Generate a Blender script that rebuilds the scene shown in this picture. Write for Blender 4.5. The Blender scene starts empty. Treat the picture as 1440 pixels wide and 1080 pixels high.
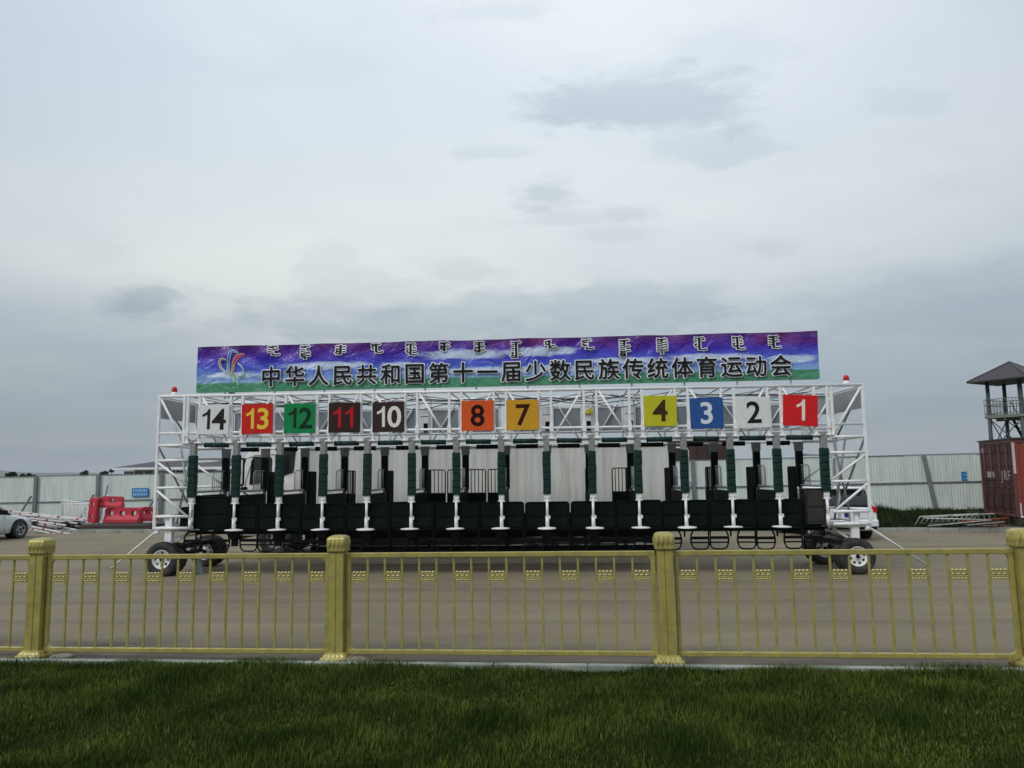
import bpy, bmesh, math, random
import numpy as np
from mathutils import Vector, Matrix, Euler
random.seed(7)
R_ = math.radians
scene = bpy.context.scene
COL = scene.collection
# ------------------------------------------------------------------ camera
EYE = 2.1; FPX = 1080.0
TH = math.atan(128 / FPX); PH = R_(0.6)
cf = Vector((0, math.cos(TH), math.sin(TH))); cr0 = Vector((1, 0, 0)); cu0 = Vector((0, -math.sin(TH), math.cos(TH)))
cr = math.cos(PH) * cr0 - math.sin(PH) * cu0
cu = math.cos(PH) * cu0 + math.sin(PH) * cr0
cam = bpy.data.cameras.new('camera'); cam_o = bpy.data.objects.new('camera', cam); COL.objects.link(cam_o)
cam.lens = 27.0; cam.sensor_width = 36.0; cam.clip_end = 12000; cam.clip_start = 0.1
m = Matrix((cr, cu, -cf)).transposed().to_4x4(); m.translation = Vector((0, 0, EYE)); cam_o.matrix_world = m
scene.camera = cam_o
# ------------------------------------------------------------------ light
SUN = Vector((-0.52, -0.48, 0.66)).normalized()
sl = bpy.data.lights.new('sun', 'SUN'); sl.energy = 1.5; sl.angle = R_(20); sl.color = (1, 0.96, 0.9)
so = bpy.data.objects.new('sun', sl); COL.objects.link(so); so.rotation_euler = (-SUN).to_track_quat('-Z', 'Y').to_euler()
scene.view_settings.view_transform = 'Standard'; scene.view_settings.look = 'None'
scene.view_settings.exposure = 0.0; scene.view_settings.gamma = 1.0; scene.view_settings.use_curve_mapping = False

world = bpy.data.worlds.new('World'); scene.world = world; world.use_nodes = True
wt = world.node_tree; wn = wt.nodes; wl = wt.links; wn.clear()
def N(t, **k):
    n = wn.new(t)
    for a, b in k.items(): setattr(n, a, b)
    return n
def M_(op, a=None, b=None, c=None, clamp=False, nodes=None, links=None):
    nn = nodes or wn; ll = links or wl
    n = nn.new('ShaderNodeMath'); n.operation = op; n.use_clamp = clamp
    for i, x in enumerate((a, b, c)):
        if x is None: continue
        if isinstance(x, (int, float)): n.inputs[i].default_value = x
        else: ll.new(x, n.inputs[i])
    return n.outputs[0]
def px_dir(x, y): return (cf + cr * ((x - 720) / FPX) - cu * ((y - 540) / FPX)).normalized()
def px_cloud(x, y):
    d = px_dir(x, y); k = max(d.z, 0) + 0.12; return d.x / k, d.y / k
out = N('ShaderNodeOutputWorld'); bg = N('ShaderNodeBackground'); bg2 = N('ShaderNodeBackground'); add = N('ShaderNodeAddShader')
sky = N('ShaderNodeTexSky', sky_type='NISHITA', sun_disc=False, sun_elevation=math.asin(SUN.z), sun_rotation=math.atan2(SUN.x, SUN.y) % (2 * math.pi))
bg.inputs[1].default_value = 0.012
wl.new(sky.outputs[0], bg.inputs[0])
tc = N('ShaderNodeTexCoord'); sep = N('ShaderNodeSeparateXYZ'); wl.new(tc.outputs['Generated'], sep.inputs[0])
X, Y, Z = sep.outputs
Zc = M_('MAXIMUM', Z, 0.0); K = M_('ADD', Zc, 0.12)
PX = M_('DIVIDE', X, K); PY = M_('DIVIDE', Y, K)
comb = N('ShaderNodeCombineXYZ'); wl.new(PX, comb.inputs[0]); wl.new(PY, comb.inputs[1])
def wnoise(scale, detail, rough, off=(0, 0, 0), sc=(1, 1, 1), dist=0.0):
    mp = N('ShaderNodeMapping'); mp.inputs['Location'].default_value = off; mp.inputs['Scale'].default_value = sc
    wl.new(comb.outputs[0], mp.inputs[0])
    n = N('ShaderNodeTexNoise'); n.inputs['Scale'].default_value = scale; n.inputs['Detail'].default_value = detail
    n.inputs['Roughness'].default_value = rough; n.inputs['Distortion'].default_value = dist
    wl.new(mp.outputs[0], n.inputs[0]); return n.outputs[0]
ramp = N('ShaderNodeValToRGB'); wl.new(Zc, ramp.inputs[0])
els = ramp.color_ramp.elements
stops = [(0.0, (0.255, 0.297, 0.335)), (0.07, (0.285, 0.33, 0.375)), (0.15, (0.385, 0.43, 0.47)), (0.24, (0.57, 0.62, 0.645)), (0.33, (0.60, 0.655, 0.70)),
         (0.46, (0.60, 0.665, 0.76)), (1.0, (0.86, 0.92, 1.0))]
els[0].position = 0; els[0].color = (*stops[0][1], 1); els[1].position = 1; els[1].color = (*stops[-1][1], 1)
for p, c in stops[1:-1]:
    e = els.new(p); e.color = (*c, 1)
def mixc(fac, a, b, blend='MIX', t=None):
    n = (t or wn).new('ShaderNodeMix'); n.data_type = 'RGBA'; n.blend_type = blend
    L = wl if t is None else t.id_data.links
    for s, v in ((n.inputs[0], fac), (n.inputs[6], a), (n.inputs[7], b)):
        if isinstance(v, (int, float)): s.default_value = v
        elif isinstance(v, tuple): s.default_value = (*v, 1) if len(v) == 3 else v
        else: L.new(v, s)
    return n.outputs[2]
def mrange(v, a, b, c, d):
    n = N('ShaderNodeMapRange'); n.interpolation_type = 'SMOOTHSTEP'; wl.new(v, n.inputs[0])
    for i, q in enumerate((a, b, c, d)): n.inputs[i + 1].default_value = q
    return n.outputs[0]
big = wnoise(0.55, 4, 0.5, (3.1, 1.7, 0)); med = wnoise(1.5, 6, 0.55, (8.2, 2.4, 0.3), (1, 1.5, 1), 0.6); wisp = wnoise(2.6, 7, 0.62, (1.4, 6.1, 0.8), (0.8, 1.6, 1), 0.8)
col = mixc(mrange(big, 0.35, 0.68, 0.0, 1.0), (0.885, 0.90, 0.915), (1.06, 1.05, 1.00))
base = mixc(1.0, ramp.outputs[0], col, 'MULTIPLY')
# the thinner, brighter part of the overcast ahead
d0 = px_dir(660, 260); dotn = N('ShaderNodeVectorMath', operation='DOT_PRODUCT'); wl.new(tc.outputs['Generated'], dotn.inputs[0]); dotn.inputs[1].default_value = d0
base = mixc(1.0, base, mixc(mrange(dotn.outputs['Value'], math.cos(R_(40)), 1.0, 0.0, 1.0), (0.96, 0.96, 0.975), (1.24, 1.22, 1.17)), 'MULTIPLY')
# the soft grey scraps of cloud that stand in the photographed part of the sky
blobs = [(930, 140, 190, 62, 0.95), (1000, 205, 130, 36, 0.55), (1030, 55, 110, 50, 0.3), (1270, 140, 90, 26, 0.3), (765, 272, 66, 38, 0.85), (800, 305, 75, 14, 0.45), (885, 299, 50, 13, 0.55), (700, 215, 70, 14, 0.4),
         (1085, 350, 90, 22, 0.45), (215, 428, 88, 46, 1.35), (455, 375, 60, 40, 0.35), (640, 385, 120, 24, 0.5), (700, 14, 170, 26, 0.4), (700, 455, 430, 75, 0.9), (560, 400, 180, 40, 0.5), (1330, 430, 300, 90, 0.5), (860, 330, 70, 14, 0.35)]
Yc = M_('MAXIMUM', Y, 0.05); QA = M_('DIVIDE', X, Yc); QB = M_('DIVIDE', Z, Yc)
def px_q(x, y): d = px_dir(x, y); return d.x / d.y, d.z / d.y
pf = N('ShaderNodeTexNoise'); pf.inputs['Scale'].default_value = 9.0; pf.inputs['Detail'].default_value = 9; pf.inputs['Roughness'].default_value = 0.66; pf.inputs['Distortion'].default_value = 0.25
pm = N('ShaderNodeMapping'); pm.inputs['Scale'].default_value = (0.6, 0.6, 1.7); wl.new(tc.outputs['Generated'], pm.inputs[0]); wl.new(pm.outputs[0], pf.inputs[0])
puff = M_('MULTIPLY', M_('SUBTRACT', pf.outputs[0], 0.5), 2.3)
acc = None
for (bx, by, rx, ry, st) in blobs:
    c0 = px_q(bx, by); sx = rx / 1080 * 1.05; sy = ry / 1080 * 1.1
    a = M_('DIVIDE', M_('SUBTRACT', QA, c0[0]), sx); b = M_('DIVIDE', M_('SUBTRACT', QB, c0[1]), sy)
    d = M_('SQRT', M_('ADD', M_('MULTIPLY', a, a), M_('MULTIPLY', b, b)))
    v = M_('ADD', M_('SUBTRACT', 1.05, d), M_('MULTIPLY', puff, 1.6))
    w = M_('MULTIPLY', mrange(v, 0.0, 0.75, 0.0, 1.0), M_('MULTIPLY', M_('SUBTRACT', 0.95, M_('MULTIPLY', b, 0.22), clamp=True), st))
    acc = w if acc is None else M_('MAXIMUM', acc, w)
blob = acc
cl = M_('MULTIPLY', mrange(med, 0.52, 0.75, 0.0, 1.0), 0.28)
dark = M_('ADD', M_('MULTIPLY', blob, 0.85), cl, clamp=True)
final = mixc(1.0, base, mixc(dark, (1, 1, 1), (0.69, 0.725, 0.775)), 'MULTIPLY')
wl.new(final, bg2.inputs[0]); bg2.inputs[1].default_value = 1.0
wl.new(bg.outputs[0], add.inputs[0]); wl.new(bg2.outputs[0], add.inputs[1]); wl.new(add.outputs[0], out.inputs[0])

# ------------------------------------------------------------------ materials
MATS = {}
def mat(name, color, rough=0.6, metal=0.0, var=0.12, scale=6.0, bump=0.0, bscale=40.0, dirt=None, dirt_amt=0.0, dscale=2.0, stretch=(1, 1, 1), spec=0.5, emit=None, world_space=False):
    if name in MATS: return MATS[name]
    mt = bpy.data.materials.new(name); mt.use_nodes = True; nt = mt.node_tree; ns = nt.nodes; ls = nt.links
    bs = ns['Principled BSDF']; bs.inputs['Roughness'].default_value = rough; bs.inputs['Metallic'].default_value = metal
    bs.inputs['Specular IOR Level'].default_value = spec
    t = ns.new('ShaderNodeTexCoord'); mp = ns.new('ShaderNodeMapping'); mp.inputs['Scale'].default_value = stretch
    if world_space:
        g = ns.new('ShaderNodeNewGeometry'); ls.new(g.outputs['Position'], mp.inputs[0])
    else: ls.new(t.outputs['Object'], mp.inputs[0])
    n = ns.new('ShaderNodeTexNoise'); n.inputs['Scale'].default_value = scale; n.inputs['Detail'].default_value = 5; n.inputs['Roughness'].default_value = 0.6
    ls.new(mp.outputs[0], n.inputs[0])
    oi = ns.new('ShaderNodeObjectInfo')
    r = ns.new('ShaderNodeMapRange'); ls.new(n.outputs[0], r.inputs[0]); r.inputs[1].default_value = 0.25; r.inputs[2].default_value = 0.75
    r.inputs[3].default_value = 1 - var; r.inputs[4].default_value = 1 + var
    mx = ns.new('ShaderNodeMix'); mx.data_type = 'RGBA'; mx.blend_type = 'MULTIPLY'; mx.inputs[0].default_value = 1; mx.inputs[6].default_value = (*color, 1)
    ls.new(r.outputs[0], mx.inputs[7]); c = mx.outputs[2]
    if dirt:
        n2 = ns.new('ShaderNodeTexNoise'); n2.inputs['Scale'].default_value = dscale; n2.inputs['Detail'].default_value = 8; n2.inputs['Roughness'].default_value = 0.7
        ls.new(mp.outputs[0], n2.inputs[0])
        r2 = ns.new('ShaderNodeMapRange'); ls.new(n2.outputs[0], r2.inputs[0]); r2.inputs[1].default_value = 0.45; r2.inputs[2].default_value = 0.7; r2.inputs[3].default_value = 0; r2.inputs[4].default_value = dirt_amt
        m2 = ns.new('ShaderNodeMix'); m2.data_type = 'RGBA'; ls.new(r2.outputs[0], m2.inputs[0]); ls.new(c, m2.inputs[6]); m2.inputs[7].default_value = (*dirt, 1); c = m2.outputs[2]
    ls.new(c, bs.inputs['Base Color'])
    rr = ns.new('ShaderNodeMapRange'); ls.new(n.outputs[0], rr.inputs[0]); rr.inputs[3].default_value = max(rough - 0.12, 0.02); rr.inputs[4].default_value = min(rough + 0.12, 1); ls.new(rr.outputs[0], bs.inputs['Roughness'])
    if bump:
        n3 = ns.new('ShaderNodeTexNoise'); n3.inputs['Scale'].default_value = bscale; n3.inputs['Detail'].default_value = 4; ls.new(mp.outputs[0], n3.inputs[0])
        bp = ns.new('ShaderNodeBump'); bp.inputs['Strength'].default_value = bump; bp.inputs['Distance'].default_value = 0.02; ls.new(n3.outputs[0], bp.inputs['Height']); ls.new(bp.outputs[0], bs.inputs['Normal'])
    if emit: bs.inputs['Emission Color'].default_value = (*emit, 1); bs.inputs['Emission Strength'].default_value = 1
    MATS[name] = mt; return mt
WHITE = mat('white_gate_paint', (0.82, 0.83, 0.84), 0.38, var=0.05, scale=3, dirt=(0.46, 0.40, 0.33), dirt_amt=0.4, dscale=8)
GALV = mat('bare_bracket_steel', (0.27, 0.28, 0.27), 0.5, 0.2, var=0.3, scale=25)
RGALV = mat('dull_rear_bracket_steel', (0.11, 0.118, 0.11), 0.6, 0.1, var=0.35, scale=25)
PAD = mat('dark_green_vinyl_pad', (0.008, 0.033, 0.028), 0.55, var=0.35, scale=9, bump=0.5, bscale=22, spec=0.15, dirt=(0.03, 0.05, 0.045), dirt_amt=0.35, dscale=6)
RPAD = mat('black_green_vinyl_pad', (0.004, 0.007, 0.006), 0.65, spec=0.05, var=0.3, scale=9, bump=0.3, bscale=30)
DOOR = mat('black_green_door_padding', (0.0028, 0.0078, 0.005), 0.65, spec=0.05, dirt=(0.018, 0.022, 0.018), dirt_amt=0.45, dscale=3, var=0.3, scale=5, bump=0.25, bscale=14)
BLACK = mat('black_paint_steel', (0.004, 0.0045, 0.005), 0.55, var=0.2, spec=0.12)
GREYP = mat('blue_grey_sheet', (0.25, 0.29, 0.315), 0.5, var=0.06, scale=3)
SHEET = mat('bare_grey_sheet', (0.30, 0.32, 0.32), 0.5, 0.2, var=0.15, scale=6)
TYRE = mat('tyre_rubber', (0.018, 0.018, 0.018), 0.8, var=0.2, scale=20, dirt=(0.12, 0.11, 0.09), dirt_amt=0.4, dscale=6)
RIM = mat('white_rim_paint', (0.72, 0.73, 0.73), 0.35, var=0.05, dirt=(0.3, 0.28, 0.24), dirt_amt=0.35, dscale=9)
GLASS = mat('dark_vehicle_glass', (0.012, 0.016, 0.018), 0.06, var=0.05, spec=0.7)
GOLD = mat('olive_gold_paint', (0.385, 0.335, 0.088), 0.36, 0.18, var=0.13, scale=5, dirt=(0.16, 0.14, 0.08), dirt_amt=0.55, dscale=9, world_space=True, bump=0.12, bscale=70)
GOLD2 = mat('bright_gold_ornament_paint', (0.52, 0.46, 0.20), 0.28, 0.3, var=0.12, scale=14)
def paint(n, c, r=0.4, **k): return mat(n, c, r, var=k.pop('var', 0.05), spec=k.pop('spec', 0.3), **k)

# ------------------------------------------------------------------ mesh helpers
class MB:
    def __init__(s): s.bm = bmesh.new(); s.mi = 0; s.sm = False
    def _fin(s, faces, smooth=None):
        for f in faces:
            f.material_index = s.mi; f.smooth = s.sm if smooth is None else smooth
    def box(s, c, d, rot=None, bevel=0.0, seg=1):
        b = bmesh.new(); bmesh.ops.create_cube(b, size=1)
        for v in b.verts: v.co = Vector((v.co.x * d[0], v.co.y * d[1], v.co.z * d[2]))
        if bevel: bmesh.ops.bevel(b, geom=list(b.edges), offset=bevel, segments=seg, affect='EDGES')
        M = Matrix.Translation(c)
        if rot is not None: M = M @ (rot.to_matrix().to_4x4() if hasattr(rot, 'to_matrix') else Euler(rot).to_matrix().to_4x4())
        s.merge(b, M); return s
    def merge(s, b, M=Matrix()):
        vs = {v: s.bm.verts.new(M @ v.co) for v in b.verts}; fs = []
        for f in b.faces:
            try: fs.append(s.bm.faces.new([vs[v] for v in f.verts]))
            except ValueError: pass
        s._fin(fs); b.free()
    def bar(s, p, q, w, h=None, bevel=0.0):
        p = Vector(p); q = Vector(q); d = q - p
        if d.length < 1e-6: return s
        return s.box((p + q) / 2, (w, h or w, d.length), d.to_track_quat('Z', 'Y' if abs(d.normalized().y) < 0.9 else 'X'), bevel)
    def tube(s, p, q, r, n=8, r2=None, cap=True):
        p = Vector(p); q = Vector(q); d = q - p; Q = d.to_track_quat('Z', 'Y'); r2 = r if r2 is None else r2
        A = []; B = []
        for i in range(n):
            a = 2 * math.pi * (i + 0.5) / n; o = Vector((math.cos(a), math.sin(a), 0))
            A.append(s.bm.verts.new(p + Q @ (o * r))); B.append(s.bm.verts.new(q + Q @ (o * r2)))
        s._fin([s.bm.faces.new((A[i], A[(i + 1) % n], B[(i + 1) % n], B[i])) for i in range(n)], True)
        if cap: s._fin([s.bm.faces.new(A[::-1]), s.bm.faces.new(B)], False)
        return s
    def path(s, pts, r, n=6, closed=False):
        pts = [Vector(p) for p in pts]; L = len(pts); rings = []
        for i, p in enumerate(pts):
            a = pts[(i - 1) % L] if (closed or i) else p; b = pts[(i + 1) % L] if (closed or i < L - 1) else p
            d = (b - a).normalized(); Q = d.to_track_quat('Z', 'Y')
            rings.append([s.bm.verts.new(p + Q @ Vector((math.cos(2 * math.pi * j / n) * r, math.sin(2 * math.pi * j / n) * r, 0))) for j in range(n)])
        for i in range(L if closed else L - 1):
            A = rings[i]; B = rings[(i + 1) % L]; best = min(range(n), key=lambda k: (A[0].co - B[k].co).length)
            s._fin([s.bm.faces.new((A[j], A[(j + 1) % n], B[(j + 1 + best) % n], B[(j + best) % n])) for j in range(n)], True)
        return s
    def lathe(s, prof, n=24, M=Matrix(), smooth=True):
        rings = [[s.bm.verts.new(M @ Vector((r * math.cos(2 * math.pi * j / n), r * math.sin(2 * math.pi * j / n), z))) for j in range(n)] for r, z in prof]
        for A, B in zip(rings, rings[1:]):
            s._fin([s.bm.faces.new((A[j], A[(j + 1) % n], B[(j + 1) % n], B[j])) for j in range(n)], smooth)
        return s
    def poly(s, pts, smooth=False):
        s._fin([s.bm.faces.new([s.bm.verts.new(Vector(p)) for p in pts])], smooth); return s
    def prism(s, pts, vec):
        """extrude a closed outline (list of 3-vectors) by vec"""
        vec = Vector(vec); A = [s.bm.verts.new(Vector(p)) for p in pts]; B = [s.bm.verts.new(Vector(p) + vec) for p in pts]; n = len(A)
        fs = [s.bm.faces.new(A[::-1]), s.bm.faces.new(B)] + [s.bm.faces.new((A[i], A[(i + 1) % n], B[(i + 1) % n], B[i])) for i in range(n)]
        s._fin(fs, False); return s
    def loft(s, rings, smooth=True, caps=True):
        RR = [[s.bm.verts.new(Vector(p)) for p in r] for r in rings]; n = len(RR[0])
        for A, B in zip(RR, RR[1:]): s._fin([s.bm.faces.new((A[j], A[(j + 1) % n], B[(j + 1) % n], B[j])) for j in range(n)], smooth)
        if caps: s._fin([s.bm.faces.new(RR[0][::-1]), s.bm.faces.new(RR[-1])], False)
        return s
    def mesh(s, name, *mats):
        bmesh.ops.recalc_face_normals(s.bm, faces=list(s.bm.faces))
        me = bpy.data.meshes.new(name); s.bm.to_mesh(me); s.bm.free()
        for x in mats: me.materials.append(x)
        return me
def ob(name, me, parent=None, loc=(0, 0, 0), rot=(0, 0, 0), sc=None):
    o = bpy.data.objects.new(name, me); COL.objects.link(o); o.parent = parent; o.location = loc; o.rotation_euler = rot
    if sc: o.scale = sc
    return o
def tag(o, label, cat, group=None):
    o['label'] = label; o['category'] = cat
    if group: o['group'] = group
    return o
def root(name, loc, rot=(0, 0, 0), label=None, cat=None, group=None):
    return tag(ob(name, None, None, loc, rot), label, cat, group)
def structure(o): o['kind'] = 'structure'; return o
def stuff(o): o['kind'] = 'stuff'; return o
def setmat(me, mt): me.materials.clear(); me.materials.append(mt)

def text_mesh(ch, size, mt, offset=0.0, extrude=0.0, align='CENTER'):
    if set(ch) <= {'1'}:
        b = MB(); n = len(ch)
        for k in range(n):
            cx = (k - (n - 1) / 2) * 0.52 * size - 0.0 * size
            P = [(0.10, 0), (0.10, 0.70), (0.03, 0.70), (-0.02, 0.60), (-0.10, 0.545), (-0.17, 0.52), (-0.17, 0.43), (-0.09, 0.455), (-0.0, 0.505), (0.0, 0)]
            o = offset * 0.6
            b.prism([(cx + x * size * (1 + o) + 0.0, y * size, 0) for x, y in P], (0, 0, max(extrude * 2, 0.001)))
        return b.mesh('number', mt)
    c = bpy.data.curves.new('lettering', 'FONT'); c.body = ch; c.size = size; c.align_x = align; c.offset = offset * size; c.extrude = extrude; c.resolution_u = 4
    o = bpy.data.objects.new('t', c); COL.objects.link(o)
    me = bpy.data.meshes.new_from_object(o.evaluated_get(bpy.context.evaluated_depsgraph_get()))
    bpy.data.objects.remove(o); bpy.data.curves.remove(c); me.materials.clear(); me.materials.append(mt); return me

def fatten(me, rad, n, mt):
    """bolder print: the glyph repeated round a small circle, each copy a hair proud of the last"""
    V = [v.co.copy() for v in me.vertices]; F = [tuple(p.vertices) for p in me.polygons]; vs = []; fs = []
    for k in range(n + 1):
        a = 2 * math.pi * k / n; rr = 0 if k == n else rad; base = len(vs)
        vs += [(v.x + rr * math.cos(a), v.y + rr * math.sin(a), k * 0.00012) for v in V]; fs += [tuple(i + base for i in f) for f in F]
    m2 = bpy.data.meshes.new('glyph'); m2.from_pydata(vs, [], fs); m2.materials.append(mt); return m2

# ------------------------------------------------------------------ ground
def noise_mat(name, cols, scale, stretch=(1, 1, 1), rough=0.9, bump=0.3, bscale=60, patch=None):
    mt = bpy.data.materials.new(name); mt.use_nodes = True; nt = mt.node_tree; ns = nt.nodes; ls = nt.links; bs = ns['Principled BSDF']; bs.inputs['Roughness'].default_value = rough
    bs.inputs['Specular IOR Level'].default_value = 0.25
    g = ns.new('ShaderNodeNewGeometry'); mp = ns.new('ShaderNodeMapping'); mp.inputs['Scale'].default_value = stretch; ls.new(g.outputs['Position'], mp.inputs[0])
    n = ns.new('ShaderNodeTexNoise'); n.inputs['Scale'].default_value = scale; n.inputs['Detail'].default_value = 8; n.inputs['Roughness'].default_value = 0.62; ls.new(mp.outputs[0], n.inputs[0])
    rp = ns.new('ShaderNodeValToRGB'); ls.new(n.outputs[0], rp.inputs[0]); e = rp.color_ramp.elements
    e[0].position = 0.3; e[0].color = (*cols[0], 1); e[1].position = 0.7; e[1].color = (*cols[-1], 1)
    if len(cols) > 2: q = e.new(0.5); q.color = (*cols[1], 1)
    f = ns.new('ShaderNodeTexNoise'); f.inputs['Scale'].default_value = bscale; f.inputs['Detail'].default_value = 3; ls.new(g.outputs['Position'], f.inputs[0])
    r = ns.new('ShaderNodeMapRange'); ls.new(f.outputs[0], r.inputs[0]); r.inputs[1].default_value = 0.3; r.inputs[2].default_value = 0.7; r.inputs[3].default_value = 0.78; r.inputs[4].default_value = 1.2
    mx = ns.new('ShaderNodeMix'); mx.data_type = 'RGBA'; mx.blend_type = 'MULTIPLY'; mx.inputs[0].default_value = 1; ls.new(rp.outputs[0], mx.inputs[6]); ls.new(r.outputs[0], mx.inputs[7])
    c = mx.outputs[2]
    if patch:
        (pc, ps, pa) = patch; n2 = ns.new('ShaderNodeTexNoise'); n2.inputs['Scale'].default_value = ps; n2.inputs['Detail'].default_value = 6; ls.new(g.outputs['Position'], n2.inputs[0])
        r2 = ns.new('ShaderNodeMapRange'); ls.new(n2.outputs[0], r2.inputs[0]); r2.inputs[1].default_value = 0.5; r2.inputs[2].default_value = 0.66; r2.inputs[4].default_value = pa
        m2 = ns.new('ShaderNodeMix'); m2.data_type = 'RGBA'; ls.new(r2.outputs[0], m2.inputs[0]); ls.new(c, m2.inputs[6]); m2.inputs[7].default_value = (*pc, 1); c = m2.outputs[2]
    ls.new(c, bs.inputs['Base Color'])
    bp = ns.new('ShaderNodeBump'); bp.inputs['Strength'].default_value = bump; bp.inputs['Distance'].default_value = 0.01; ls.new(f.outputs[0], bp.inputs['Height']); ls.new(bp.outputs[0], bs.inputs['Normal'])
    return mt
ROAD = noise_mat('worn_brown_asphalt', [(0.165, 0.142, 0.090), (0.200, 0.174, 0.112), (0.235, 0.206, 0.134)], 0.45, (0.35, 1.8, 1), 0.9, 0.35, 90, patch=((0.150, 0.125, 0.098), 0.45, 0.5))
def road_wear(mt):
    nt = mt.node_tree; ns = nt.nodes; ls = nt.links; bs = ns['Principled BSDF']; src = bs.inputs['Base Color'].links[0].from_socket
    g = ns.new('ShaderNodeNewGeometry'); sp = ns.new('ShaderNodeSeparateXYZ'); ls.new(g.outputs['Position'], sp.inputs[0])
    def mm(*a, **k): return M_(*a, nodes=ns, links=ls, **k)
    def nz(sc, det=5, st=(1, 1, 1)):
        mp = ns.new('ShaderNodeMapping'); mp.inputs['Scale'].default_value = st; ls.new(g.outputs['Position'], mp.inputs[0]); n = ns.new('ShaderNodeTexNoise'); n.inputs['Scale'].default_value = sc; n.inputs['Detail'].default_value = det; ls.new(mp.outputs[0], n.inputs[0]); return n.outputs[0]
    def ss(v, a, b, c=0.0, d=1.0):
        q = ns.new('ShaderNodeMapRange'); q.interpolation_type = 'SMOOTHSTEP'; ls.new(v, q.inputs[0])
        for i, x in enumerate((a, b, c, d)): q.inputs[i + 1].default_value = x
        return q.outputs[0]
    def mx(f, c, col):
        n = ns.new('ShaderNodeMix'); n.data_type = 'RGBA'; ls.new(f, n.inputs[0]); ls.new(c, n.inputs[6]); n.inputs[7].default_value = (*col, 1); return n.outputs[2]
    # damp silt washed up along the foot of the railing
    dist = mm('SUBTRACT', mm('MULTIPLY', mm('ADD', sp.outputs[1], mm('MULTIPLY', sp.outputs[0], 0.1112)), 0.994), 8.83)
    silt = mm('MULTIPLY', ss(mm('ADD', dist, mm('MULTIPLY', nz(1.1, 6, (0.5, 1.5, 1)), -1.6)), 0.6, -0.5), ss(nz(2.2, 6, (0.4, 2.0, 1)), 0.3, 0.55, 0.45, 0.85))
    c = mx(silt, src, (0.088, 0.074, 0.066))
    # tyre-worn bands along the road
    wv = mm('ADD', sp.outputs[1], mm('MULTIPLY', mm('SINE', mm('MULTIPLY', sp.outputs[0], 0.21)), 0.35)); band = None
    for y0 in (11.4, 13.2, 14.5, 22.0, 24.0):
        b_ = ss(mm('ABSOLUTE', mm('SUBTRACT', wv, y0)), 0.34, 0.05); band = b_ if band is None else mm('MAXIMUM', band, b_)
    c = mx(mm('MULTIPLY', band, mm('MULTIPLY', nz(3, 6, (0.3, 3, 1)), 0.7)), c, (0.10, 0.085, 0.062))
    # hairline cracks and tar dots
    vo = ns.new('ShaderNodeTexVoronoi'); vo.feature = 'DISTANCE_TO_EDGE'; vo.inputs['Scale'].default_value = 0.22
    wp = ns.new('ShaderNodeVectorMath'); wp.operation = 'ADD'; nn = ns.new('ShaderNodeTexNoise'); nn.inputs['Scale'].default_value = 1.3; nn.inputs['Detail'].default_value = 6; ls.new(g.outputs['Position'], nn.inputs[0]); ls.new(g.outputs['Position'], wp.inputs[0]); ls.new(nn.outputs[1], wp.inputs[1]); ls.new(wp.outputs[0], vo.inputs['Vector'])
    c = mx(ss(vo.outputs['Distance'], 0.005, 0.001, 0.0, 0.28), c, (0.06, 0.052, 0.045))
    c = mx(mm('MULTIPLY', ss(nz(26, 2), 0.66, 0.76), 0.6), c, (0.07, 0.06, 0.05))
    c = mx(mm('MULTIPLY', ss(nz(0.9, 8, (1, 1.4, 1)), 0.52, 0.66), 0.4), c, (0.20, 0.165, 0.13))
    c = mx(mm('MULTIPLY', ss(nz(45, 1), 0.70, 0.76), 0.5), c, (0.30, 0.27, 0.22))
    ls.new(c, bs.inputs['Base Color'])
road_wear(ROAD)
SOIL = noise_mat('lawn_soil', [(0.010, 0.015, 0.004), (0.024, 0.030, 0.008)], 3, bump=0.6)
SOIL.node_tree.nodes['Principled BSDF'].inputs['Specular IOR Level'].default_value = 0.0; SOIL.node_tree.nodes['Principled BSDF'].inputs['Roughness'].default_value = 1.0
CONC = noise_mat('pale_concrete', [(0.26, 0.27, 0.24), (0.36, 0.37, 0.33)], 2.0, bump=0.4, patch=((0.16, 0.17, 0.13), 1.4, 0.6))
EDGE = noise_mat('mossy_pale_edging', [(0.20, 0.24, 0.20), (0.33, 0.36, 0.31)], 2.0, bump=0.4, patch=((0.08, 0.12, 0.06), 2.5, 0.7))
FIELD = noise_mat('far_dry_grassland', [(0.05, 0.06, 0.025), (0.09, 0.095, 0.05)], 0.05, bump=0.1, bscale=3)
VERGE = noise_mat('verge_earth', [(0.03, 0.036, 0.018), (0.07, 0.068, 0.04)], 1.0, bump=0.8, bscale=12)
def quad(name, pts, mt):
    b = MB(); b.poly(pts); me = b.mesh(name, mt)
    if me.polygons[0].normal.z < 0: me.flip_normals()
    return structure(ob(name, me))
quad('ground', [(-5400, -700, -0.45), (5400, -700, -0.45), (5400, 4700, -0.45), (-5400, 4700, -0.45)], FIELD)
# fence line and road edge share the direction of the golden railing
FO = Vector((-5.741, 9.519, -0.012)); FD = Vector((0.99387, -0.11052, 0.00742)).normalized(); FN = Vector((-0.11052, -0.99387, 0)).normalized()  # towards the camera
def fl(s, off, z=0.0): return FO + FD * s + FN * off + Vector((0, 0, z))
KD = Vector((31.62, -3.74, 0)).normalized(); KO = Vector((-17.43, 30.71, 0)); KN = Vector((-KD.y, KD.x, 0))
def kl(s, off, z=0.0): return KO + KD * s + KN * off + Vector((0, 0, z))
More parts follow.
